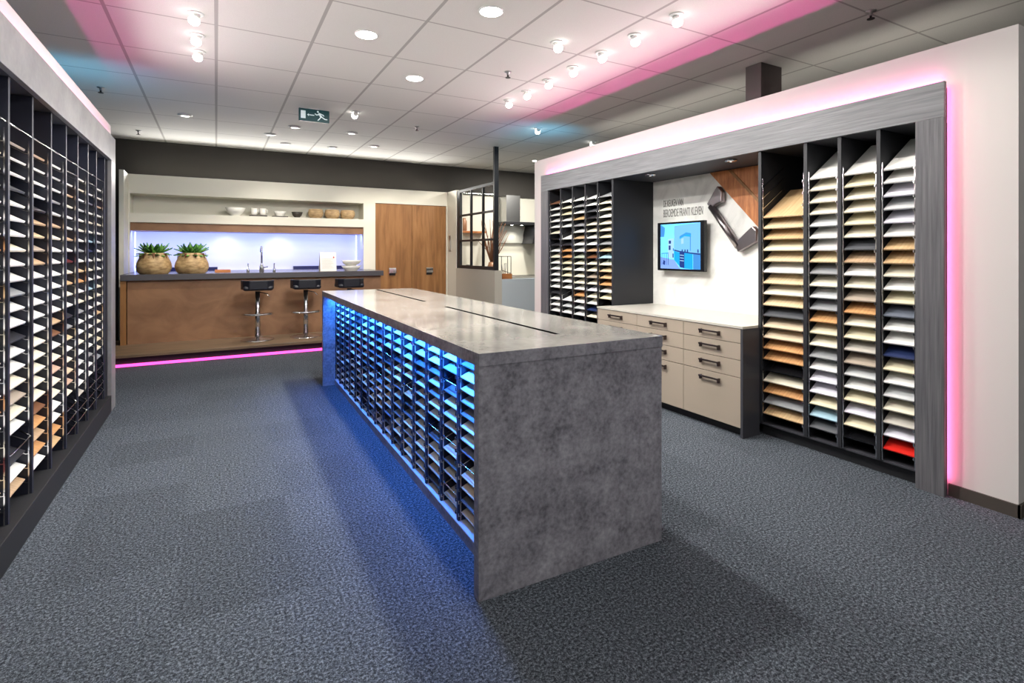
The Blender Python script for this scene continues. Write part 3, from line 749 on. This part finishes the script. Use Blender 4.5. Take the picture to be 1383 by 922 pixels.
for k in range(7): lnm.prism([(1.54, 9.299+k*0.0048, 1.19+k*0.025), (1.73-0.02*(k % 3), 9.299+k*0.0048, 1.19+k*0.025), (1.73-0.02*(k % 3), 9.2996+k*0.0048, 1.193+k*0.025), (1.54, 9.2996+k*0.0048, 1.193+k*0.025)], (0, -0.001, 0))
lnm.build('printed_lines', mat('print_grey', (150, 146, 142), 0.6), cd)
MB().prism([(1.735+0.012*math.cos(a*PI/5), 9.339+0.0024*math.sin(a*PI/5), 1.37+0.015*math.sin(a*PI/5)) for a in range(10)], (0, -0.002, 0)).build('red_dot', M_red, cd)
def bowl(x, y, z, R, h, m, lab, group, name='bowl', cat='bowl', wall=0.012, foot=0.45):
    return single(MB().lathe([(R*foot, 0), (R*foot, 0.006), (R*0.78, h*0.4), (R, h), (R-wall, h), (R*0.78-wall, h*0.42), (0.001, 0.014)], (x, y, z), 30, cap=True), name, m, lab, cat, group)
bowl(2.03, 9.36, 1.14, 0.165, 0.085, M_ceramic, 'cream bowl underneath, of the two stacked on the bar', 'stacked bowls on the bar', foot=0.6)
bowl(2.03, 9.36, 1.228, 0.17, 0.09, M_ceramic, 'cream bowl on top, of the two stacked on the bar', 'stacked bowls on the bar', foot=0.5)
single(MB().box(-0.02, 0.20, 9.5, 9.72, 1.14, 1.155).box(-0.02, 0.20, 9.5, 9.512, 1.155, 1.18).box(-0.02, 0.20, 9.708, 9.72, 1.155, 1.18), 'wooden_tray', M_redoak, 'small reddish wooden tray on the bar beside the plants', 'tray', None, 0.002)
# upper shelf crockery
SZ = 2.0735
bowl(0.285, 10.2, SZ, 0.155, 0.135, M_ceramic, 'wide white bowl alone at the plant end of the shelf', None)
single(MB().box(0.50, 0.775, 10.14, 10.32, SZ, SZ+0.022), 'slate_tray', M_darkpot, 'dark slate tray under the white mugs', 'tray', None, 0.003)
def mug(x, lab):
    t = thing('mug', lab, 'mug', (x, 10.22, SZ+0.022), group='white mugs on the shelf')
    MB().lathe([(0.042, 0), (0.052, 0.02), (0.056, 0.12), (0.05, 0.12), (0.046, 0.02), (0.001, 0.012)], (x, 10.22, SZ+0.022), 22).build('cup', M_ceramic, t)
    MB().tube([(x+0.048, 10.20, SZ+0.12), (x+0.066, 10.175, SZ+0.11), (x+0.066, 10.175, SZ+0.07), (x+0.048, 10.20, SZ+0.05)], 0.007, 8).build('handle', M_ceramic, t)
mug(0.575, 'white mug on the slate tray, beside the wide bowl'); mug(0.712, 'white mug on the slate tray, beside the shallow dish')
single(MB().box(0.86, 1.11, 10.14, 10.30, SZ, SZ+0.018), 'slate_tray', M_darkpot, 'dark slate tray under the shallow white dish', 'tray', None, 0.003)
bowl(0.985, 10.22, SZ+0.018, 0.105, 0.085, M_ceramic, 'shallow white dish on a slate tray', None, 'dish', 'dish', foot=0.7)
bowl(1.268, 10.22, SZ, 0.095, 0.10, M_darkpot, 'small dark bowl between white dish and tan pots', None)
for x, lab in ((1.588, 'tan woven pot beside the dark bowl'), (1.878, 'tan woven pot in the middle of the three'), (2.157, 'tan woven pot at the door end of the shelf')):
    single(MB().lathe([(0.09, 0), (0.125, 0.05), (0.135, 0.10), (0.118, 0.165), (0.108, 0.165), (0.12, 0.10), (0.105, 0.05), (0.001, 0.02)], (x, 10.25, SZ), 28), 'woven_pot', M_basket, lab, 'pot', 'tan pots on the shelf')

# tall cupboard with oak doors
tc = thing('tall_cupboard', 'tall double-door oak cupboard set in the white kitchen wall', 'cupboard', (3.36, 10.1, 0))
for a, b, hx in ((2.645, 3.357, 2.968), (3.363, 4.075, 3.719)):
    d = MB().box(a, b, 10.112, 10.14, 0.06, 2.386).build('door', M_oakV, tc, 0.002)
    hm = MB()
    prof = [(0.0, 0.075), (-0.018, 0.07), (-0.036, 0.05), (-0.04, 0.02), (-0.04, -0.03), (-0.034, -0.03), (-0.034, 0.018), (-0.016, 0.062), (0.0, 0.066)]
    hm.prism([(hx-0.068, 10.112+p, 1.085+q) for p, q in prof], (0.136, 0, 0))
    hm.build('cup_handle', M_chrome, d)['label'] = 'chrome cup handle'
    MB().box(hx-0.062, hx+0.062, 10.1105, 10.112, 1.01, 1.15).build('handle_plate', mat('handle_plate_black', (26, 26, 28), 0.4), d)
MB().box(2.645, 4.075, 10.16, 10.49, 0, 2.38).build('carcass', M_char, tc)
MB().box(2.645, 4.075, 10.13, 10.16, 0, 0.06).build('plinth', M_plinth, tc)
# wall control
wc = thing('wall_control', 'slim grey control panel on the white return beside the oak doors', 'control panel', (4.095, 9.945, 1.47))
MB().box(4.088, 4.1, 9.90, 9.99, 1.47, 1.79).build('case', M_steel, wc, 0.003)
MB().box(4.086, 4.088, 9.915, 9.975, 1.50, 1.70).build('display', M_shade, wc)

# ------------------------------------------------------------------ internal steel window on the half wall
wn = thing('steel_window', 'black steel window of nine panes with a pole up to the ceiling', 'window', (4.12, 8.8, 1.148))
fx0, fx1 = 4.115, 4.165
fy0, fy1, fz0, fz1 = 8.0, 9.638, 1.15, 2.655
MB().box(fx0-0.015, fx1+0.015, fy0, fy0+0.05, 1.15, CEIL-0.001).build('pole', M_frameblk, wn)
MB().box(fx0, fx1, 9.50, fy1, fz0, fz1).build('jamb', M_frameblk, wn)
MB().box(fx0, fx1, fy0+0.05, 9.50, fz1-0.05, fz1).build('top_rail', M_frameblk, wn)
MB().box(fx0, fx1, fy0+0.05, 9.50, fz0, fz0+0.06).build('bottom_rail', M_frameblk, wn)
for y in (9.016, 8.511): MB().box(fx0+0.005, fx1-0.005, y-0.018, y+0.018, fz0+0.06, fz1-0.05).build('mullion', M_frameblk, wn)
for z in (2.16, 1.675):
    for ya, yb in ((8.05, 8.493), (8.529, 8.998), (9.034, 9.50)): MB().box(fx0+0.005, fx1-0.005, ya, yb, z-0.018, z+0.018).build('glazing_bar', M_frameblk, wn)
for ya, yb in ((8.05, 8.493), (8.529, 8.998), (9.034, 9.50)):
    for za, zb in ((1.21, 1.657), (1.693, 2.142), (2.178, 2.605)): MB().box(4.138, 4.142, ya, yb, za, zb).build('pane', M_glass, wn)

# next kitchen
kc = thing('kitchen_counter', 'pale kitchen counter with black hob behind the half wall', 'kitchen counter', (5.6, 9.95, 0))
MB().box(4.30, 7.2, 9.66, 10.33, 0.08, 0.925).build('cabinets', M_cream, kc)
MB().box(4.30, 7.2, 9.70, 10.33, 0, 0.08).build('plinth', M_plinth, kc)
MB().box(4.28, 7.2, 9.63, 10.335, 0.925, 0.955).build('counter_top', M_worktop, kc, 0.002)
MB().box(5.45, 6.9, 9.68, 10.15, 0.955, 0.968).build('hob', mat('glass_black', (14, 14, 16), 0.1), kc, 0.003)
hd = thing('extractor_hood', 'slanted dark extractor hood with steel chimney on the kitchen wall', 'extractor hood', (5.7, 10.1, 1.64))
MB().box(5.42, 5.76, 10.02, 10.34, 2.10, 2.68).build('chimney', M_steel, hd)
MB().box(5.30, 6.22, 9.86, 10.34, 2.045, 2.105).build('canopy', M_frameblk, hd, 0.004)
MB().prism([(6.07, 9.86, 2.045), (6.22, 9.86, 2.045), (6.09, 9.86, 1.645), (5.97, 9.86, 1.645)], (0, 0.48, 0)).build('slanted_panel', M_frameblk, hd, 0.004)
MB().box(5.36, 6.0, 10.30, 10.338, 1.66, 2.045).build('steel_backplate', M_plate, hd)
for x in (5.6, 5.85): MB().lathe([(0.03, 2.044), (0.0, 2.042)], (x, 10.1, 0), 14, cap=False).build('hood_lamp', M_lamp, hd)
vs = thing('twig_vase', 'tall bunch of brown twigs standing in a vase on the kitchen counter', 'vase', (4.98, 9.85, 0.9562))
MB().lathe([(0.07, 0), (0.10, 0.08), (0.08, 0.22), (0.055, 0.30), (0.047, 0.30), (0.07, 0.2), (0.001, 0.02)], (4.98, 9.85, 0.9562), 22).build('vase', M_copper, vs)
r = random.Random(5); tw = MB()
for k in range(26):
    a = r.uniform(0, 2*PI); sp = r.uniform(0.08, 0.34); h = r.uniform(0.75, 1.2)
    p0 = Vector((4.98, 9.85, 1.2)); p3 = Vector((4.98+sp*math.cos(a)*1.3, 9.85+sp*math.sin(a)*0.7, 0.955+h))
    mid = p0.lerp(p3, 0.5) + Vector((r.uniform(-.05, .05), r.uniform(-.05, .05), 0.03))
    tw.tube([p0, mid, p3], [0.012, 0.009, 0.004], 6)
tw.build('twigs', M_twig, vs)
bowl(4.72, 9.86, 0.9562, 0.17, 0.16, M_copper, 'round copper bowl on the kitchen counter seen through the window', None, foot=0.5)
jr = thing('spice_jar', 'small dark labelled jar on the kitchen counter behind the window', 'jar', (4.45, 9.82, 0.9562))
MB().lathe([(0.06, 0), (0.065, 0.02), (0.065, 0.19), (0.05, 0.21)], (4.45, 9.82, 0.9562), 18).build('body', M_shade, jr)
MB().lathe([(0.054, 0.21), (0.054, 0.25)], (4.45, 9.82, 0.9562), 18).build('lid', M_darkpot, jr)
MB().lathe([(0.0665, 0.06), (0.0665, 0.15)], (4.45, 9.82, 0.9562), 18, cap=False).build('jar_label', M_darkpot, jr)
single(MB().box(4.30, 5.0, 10.1, 10.335, 1.86, 1.90), 'wall_shelf', M_redoak, 'short reddish wooden shelf on the kitchen wall', 'shelf', None, 0.003)
single(MB().lathe([(0.06, 0), (0.075, 0.02), (0.075, 0.20), (0.05, 0.24), (0.05, 0.27)], (4.50, 10.2, 1.90), 20), 'storage_jar', M_copper, 'brown storage jar on the short wooden shelf', 'jar')
cb = thing('utensil_crate', 'small wooden crate with thin black wire stand on the low wall', 'crate', (4.345, 8.05, 1.0))
MB().box(4.25, 4.44, 7.995, 8.11, 1.0, 1.09).build('box', M_redoak, cb, 0.003)
w_ = MB()
for p, q in (((4.20, 8.05, 1.385), (4.445, 8.05, 1.385)), ((4.445, 8.05, 1.09), (4.445, 8.05, 1.385)), ((4.38, 8.05, 1.09), (4.38, 8.05, 1.385)), ((4.26, 8.05, 1.15), (4.26, 8.05, 1.385)), ((4.445, 8.05, 1.092), (4.26, 8.05, 1.15))):
    w_.tube([p, q], 0.006, 6)
w_.build('wire_stand', M_frameblk, cb)
sp_ = MB()
for k, (a, b) in enumerate(((4.29, 4.26), (4.31, 4.32), (4.335, 4.35))): sp_.tube([(a, 8.05, 1.085), (b, 8.05, 1.27)], 0.006, 6)
sp_.build('utensils', M_steel, cb)

# ------------------------------------------------------------------ ceiling fixtures and lights
def blamp(name, kind, loc, energy, col=(1, 1, 1), target=None, **k):
    d = bpy.data.lights.new(name, kind); d.energy = energy; d.color = col
    for a, b in k.items(): setattr(d, a, b)
    o = bpy.data.objects.new(name, d); C.objects.link(o); o.location = loc
    if target is not None:
        o.rotation_euler = (Vector(target)-Vector(loc)).to_track_quat('-Z', 'Y').to_euler()
    return o

def downlight(x, y, lab, power, R=0.082):
    t = thing('ceiling_downlight', lab, 'ceiling light', (x, y, CEIL), group='round ceiling downlights')
    MB().lathe([(R+0.012, 0), (R+0.012, -0.004), (R+0.003, -0.010), (R, -0.009)], (x, y, CEIL), 32, cap=False).build('ring', M_lampring, t)
    MB().lathe([(R, -0.009), (0.0, -0.0105)], (x, y, CEIL), 32, cap=False).build('diffuser', M_lamp, t)
    blamp('downlight_and_fill', 'AREA', (x, y, CEIL-0.02), power, (1.0, 0.985, 0.95), shape='DISK', size=0.18)
K = 1.0
downlight(1.077, 4.40, 'large round downlight, nearest the exit sign', 78*K)
downlight(1.781, 3.53, 'large round downlight over the near end of the island', 78*K)
downlight(1.777, 5.26, 'large round downlight over the far end of the island', 78*K)

def swivel(x, y, lab, target, power, group, cone=60):
    t = thing('swivel_spotlight', lab, 'spotlight', (x, y, CEIL), group=group)
    d = (Vector(target)-Vector((x, y, CEIL))).normalized(); c = Vector((x, y, CEIL-0.03))
    MB().lathe([(0.055, 0), (0.055, -0.006), (0.04, -0.01)], (x, y, CEIL), 24, cap=True).build('ring', M_lampring, t)
    MB().tube([c - d*0.02, c + d*0.022], [0.026, 0.032], 16).build('head', M_lampring, t)
    q = Vector((0, 0, 1)).rotation_difference(d).to_matrix()
    dm = MB().lathe([(0.034, -0.012), (0.040, 0.004), (0.037, 0.020), (0.026, 0.034), (0.0, 0.042)], (0, 0, 0), 16, cap=False)
    dm.v = [tuple(q @ Vector(p) + c + d*0.022) for p in dm.v]
    dm.build('lens', M_spotlens, t)
    blamp('spot_lamp', 'SPOT', c + d*0.075, power, (1.0, 0.96, 0.89), target, spot_size=math.radians(cone), spot_blend=0.6, shadow_soft_size=0.03)
rowR = [(3.03, 2.91), (3.01, 3.35), (3.01, 3.78), (3.01, 4.22), (3.01, 4.66), (3.01, 5.10), (3.00, 5.50)]
tags = ['first', 'second', 'third', 'fourth', 'fifth', 'sixth', 'seventh']
for i, (x, y) in enumerate(rowR):
    swivel(x, y, f'{tags[i]} small spotlight in the row along the pink ceiling band, counting towards the kitchen', (3.8, y-0.25, 1.15), 29*K, 'spotlights along the pink ceiling band', 74)
swivel(2.535, 3.783, 'bright swivel spotlight beside the row along the pink ceiling band', (3.3, 2.4, 0.4), 30*K, None, 70)
for i, y in enumerate((4.64, 5.09, 5.50)):
    swivel(-0.136, y, f'{tags[i]} of the three spotlights aimed at the long rack, counting towards the kitchen', (-0.85, y-0.2, 1.0), 20*K, 'spotlights aimed at the long rack', 74)
# further lamps of the same rows, over the head of the camera
for y in (2.47, 2.03, 1.6): blamp('spot_lamp', 'SPOT', (3.03, y, CEIL-0.06), 27*K, (1, 0.96, 0.89), (3.8, y-0.2, 1.1), spot_size=math.radians(74), spot_blend=0.6, shadow_soft_size=0.03)
for y in (4.19, 3.75, 3.3, 2.86): blamp('spot_lamp', 'SPOT', (-0.136, y, CEIL-0.06), 20*K, (1, 0.96, 0.89), (-0.85, y-0.2, 1.0), spot_size=math.radians(74), spot_blend=0.6, shadow_soft_size=0.03)
for x, y, p in ((1.08, 1.4, 12), (3.0, 0.6, 10), (-0.6, 1.6, 11), (1.2, -1.9, 85), (-0.8, -0.8, 24)):  # unseen fill lights, added to brighten the near fronts and floor
    blamp('downlight_and_fill', 'AREA', (x, y, CEIL-0.02), p*K, (1.0, 0.985, 0.95), shape='DISK', size=0.18)
swivel(1.548, 6.898, 'small spotlight beside the exit sign', (0.8, 9.6, 1.2), 110*K, None, 80)
swivel(4.052, 6.525, 'small spotlight near the top of the window pole', (4.3, 9.0, 1.2), 50*K, None, 80)
swivel(5.311, 6.879, 'small spotlight just above the edge of the white partition', (5.4, 9.9, 1.4), 60*K, None, 80)
vl = [(-0.354, 8.12, 'recessed light over the potted plants'), (0.975, 8.13, 'recessed light beyond the exit sign'), (1.768, 8.12, 'recessed light over the stool half hidden by the island'),
      (0.713, 8.82, 'recessed light over the tap'), (2.315, 8.95, 'recessed light in front of the oak cupboard'), (0.996, 9.45, 'recessed light close to the dark bulkhead above the shelf'), (1.729, 9.40, 'recessed light close to the dark bulkhead above the card stand')]
for i, (x, y, lab) in enumerate(vl):
    t = thing('recessed_light', lab, 'ceiling light', (x, y, CEIL), group='recessed lights over the bar')
    MB().lathe([(0.085, 0), (0.085, -0.008), (0.05, -0.02)], (x, y, CEIL), 26, cap=False).build('ring', M_lampring, t)
    MB().lathe([(0.05, -0.018), (0, -0.02)], (x, y, CEIL), 20, cap=False).build('lens', M_lampdim, t)
    if i in (0, 3, 4): blamp('recessed_lamp', 'SPOT', (x, y, CEIL-0.04), 120*K, (1, 0.93, 0.82), (x+0.2, y+1.0, 1.0), spot_size=math.radians(90), spot_blend=0.8, shadow_soft_size=0.05)
single(MB().lathe([(0.03, 0), (0.035, -0.005), (0.03, -0.012)], (5.427, 8.875, CEIL), 16), 'recessed_light', M_lamp, 'tiny bright recessed light beside the partition end', 'ceiling light')
def sprinkler(x, y, lab):
    t = thing('sprinkler', lab, 'sprinkler', (x, y, CEIL), group='ceiling sprinklers')
    MB().lathe([(0.035, 0), (0.035, -0.006), (0.012, -0.01), (0.012, -0.035)], (x, y, CEIL), 16).build('rosette', M_steel, t)
    MB().lathe([(0.008, -0.035), (0.008, -0.055), (0.026, -0.056), (0.026, -0.060)], (x, y, CEIL), 12).build('deflector', mat('dark_metal', (60, 58, 58), 0.4, 0.6), t)
sprinkler(2.527, 4.638, 'sprinkler beside the row of spotlights'); sprinkler(2.495, 7.286, 'sprinkler near the window pole')
sprinkler(-1.095, 7.217, 'sprinkler above the end of the long rack'); sprinkler(-1.0, 9.5, 'sprinkler in the corner above the plants'); sprinkler(4.244, 2.166, 'sprinkler over the far side of the white partition')

# exit sign
ex = thing('exit_sign', 'green exit sign with running figure hanging from the ceiling', 'sign', (1.07, 6.99, CEIL))
MB().box(0.885, 1.245, 6.98, 7.01, CEIL-0.165, CEIL-0.012).build('panel', M_exit, ex, 0.003)
MB().box(1.0, 1.12, 6.985, 7.005, CEIL-0.012, CEIL).build('mount', M_lampring, ex)
pc = MB(); xe, ze, ye = 0.885, CEIL-0.165, 6.9795
def ep(pts): pc.prism([(xe+a, ye, ze+b) for a, b in pts], (0, -0.001, 0))
ep([(0.022, 0.03), (0.078, 0.03), (0.078, 0.125), (0.022, 0.125)])
ep([(0.095, 0.078), (0.115, 0.096), (0.115, 0.083), (0.18, 0.083), (0.18, 0.073), (0.115, 0.073), (0.115, 0.060)])
ep([(0.222 + 0.012*math.cos(k*PI/5), 0.127 + 0.012*math.sin(k*PI/5)) for k in range(10)])
ep([(0.225, 0.112), (0.245, 0.116), (0.275, 0.068), (0.25, 0.058)])
ep([(0.235, 0.10), (0.205, 0.092), (0.19, 0.105), (0.183, 0.098), (0.203, 0.08), (0.24, 0.088)])
ep([(0.25, 0.112), (0.285, 0.098), (0.30, 0.082), (0.292, 0.076), (0.275, 0.09), (0.25, 0.1)])
ep([(0.258, 0.064), (0.275, 0.068), (0.31, 0.048), (0.335, 0.046), (0.335, 0.036), (0.305, 0.036)])
ep([(0.25, 0.06), (0.264, 0.064), (0.245, 0.035), (0.225, 0.016), (0.216, 0.022), (0.232, 0.04)])
pc.build('pictogram', M_exitw, ex)

# pink LED strips sit in frame channels; white strips are added ceiling fill
up = (0, 0, 1)
def strip(name, loc, tgt, L, w, energy, col, spread=180, axis='Y'):
    o = blamp(name, 'AREA', loc, energy, col, shape='RECTANGLE', size=w, size_y=L)
    d = (Vector(tgt)-Vector(loc)).normalized(); z = -d
    y = Vector((0, 1, 0)) if axis == 'Y' else Vector((1, 0, 0))
    x = y.cross(z).normalized(); y = z.cross(x).normalized()
    o.rotation_euler = Matrix((x, y, z)).transposed().to_euler()
    o.data.spread = math.radians(spread)
    return o
PINK = lin((255, 70, 175))
strip('pink_strip_lamp', (3.818, 3.76, 2.475), (3.75, 3.76, 3.2), 4.4, 0.02, 13*K, PINK)
strip('pink_strip_lamp', (-0.853, 4.15, 2.52), (-0.75, 4.15, 3.2), 4.0, 0.02, 14*K, PINK)
strip('added_ceiling_fill', (3.80, 3.6, 2.60), (1.5, 3.6, 3.42), 4.6, 0.03, 21*K, (1, 0.98, 0.95), 112)  # added fill, aimed up to brighten the middle of the ceiling
strip('added_ceiling_fill', (-0.82, 3.6, 2.60), (1.5, 3.6, 3.42), 4.6, 0.03, 21*K, (1, 0.98, 0.95), 112)  # its added counterpart above the long rack
CY = lin((90, 190, 235))
strip('cyan_strip_lamp', (-1.2, 6.28, 2.55), (-1.0, 6.9, 3.2), 0.5, 0.03, 4*K, CY, 150, 'X')
strip('cyan_strip_lamp', (4.2, 6.30, 2.60), (4.0, 6.9, 3.2), 0.6, 0.03, 5*K, CY, 150, 'X')
strip('added_ceiling_fill', (1.4, 10.16, 2.69), (1.4, 7.5, 3.4), 5.0, 0.03, 45*K, (1, 0.97, 0.92), 150, 'X')  # added fill over the facade, brightens the rear ceiling
strip('added_ceiling_fill', (4.64, 3.9, 2.68), (6.5, 3.9, 3.7), 4.6, 0.03, 9*K, (1, 0.93, 0.82), 150)  # added strip that lifts the ceiling beyond the partition
# island wash
b_ = strip('blue_strip_lamp', (1.0, 4.05, 0.964), (1.28, 4.05, 0.45), 3.95, 0.02, 66*K, lin((46, 130, 255)))
b_.parent = isl; b_.matrix_parent_inverse = Matrix.Identity(4); b_.location = (0.06, 2.055, 0.964); b_.data.spread = math.radians(150)
# violet niche above the bar
VI = lin((132, 150, 255))
strip('violet_strip_lamp', (0.62, 10.22, 1.785), (0.62, 10.65, 1.35), 3.5, 0.03, 34*K, VI, 180, 'X')
for x in (-1.160, 2.398):
    MBs = MB().box(x-0.006, x+0.006, 10.62, 10.64, 1.142, 1.79)
    o = MBs.build('led_strip', M_violet); tag(o, 'upright violet light strip at the plant end of the niche' if x < 0 else 'upright violet light strip at the bowl end of the niche', 'light strip', 'upright light strips in the niche')
for x in (0.15, 1.0): blamp('niche_spot', 'SPOT', (x, 10.40, 1.785), 7*K, (1, 0.98, 0.96), (x, 10.66, 1.3), spot_size=math.radians(130), spot_blend=1.0, shadow_soft_size=0.04)
# niche of the display unit
for y in (3.12, 4.10): blamp('niche_spot', 'SPOT', (3.90, y, 2.23), 9*K, (1, 0.96, 0.9), (4.15, y, 0.9), spot_size=math.radians(100), spot_blend=0.7, shadow_soft_size=0.03)
blamp('hood_lamp', 'SPOT', (5.7, 10.1, 2.03), 25*K, (1, 0.95, 0.85), (5.7, 10.15, 1.0), spot_size=math.radians(120), spot_blend=0.8, shadow_soft_size=0.05)
blamp('downlight_and_fill', 'AREA', (5.6, 8.9, CEIL-0.02), 90*K, (1, 0.96, 0.88), shape='DISK', size=0.18)

for x, y in ((3.0, 8.95), (3.7, 9.0)): blamp('recessed_lamp', 'SPOT', (x, y, CEIL-0.04), 60*K, (1, 0.93, 0.82), (x+0.1, 10.1, 1.6), spot_size=math.radians(70), spot_blend=0.8, shadow_soft_size=0.05)
# ------------------------------------------------------------------ world, camera, view
w = bpy.data.worlds.new('World'); bpy.context.scene.world = w; w.use_nodes = True
w.node_tree.nodes['Background'].inputs['Color'].default_value = (0.75, 0.8, 0.9, 1)
w.node_tree.nodes['Background'].inputs['Strength'].default_value = 0.1

cam = bpy.data.cameras.new('camera'); co = bpy.data.objects.new('camera', cam); C.objects.link(co)
co.location = (0, 0, 1.45); co.rotation_euler = (PI/2, 0, -math.radians(29.02))
cam.sensor_fit = 'HORIZONTAL'; cam.sensor_width = 36.0; cam.lens = 720.0/1383.0*36.0
cam.shift_x = 0.0; cam.shift_y = (341-461)/1383.0
cam.clip_start = 0.05; cam.clip_end = 60
bpy.context.scene.camera = co
for o in list(bpy.data.objects):
    if 'world_verts' in o: del o['world_verts']
vs_ = bpy.context.scene.view_settings
bpy.context.scene.display_settings.display_device = 'sRGB'
vs_.view_transform = 'Standard'; vs_.look = 'None'; vs_.exposure = 0.0; vs_.gamma = 1.0; vs_.use_curve_mapping = False
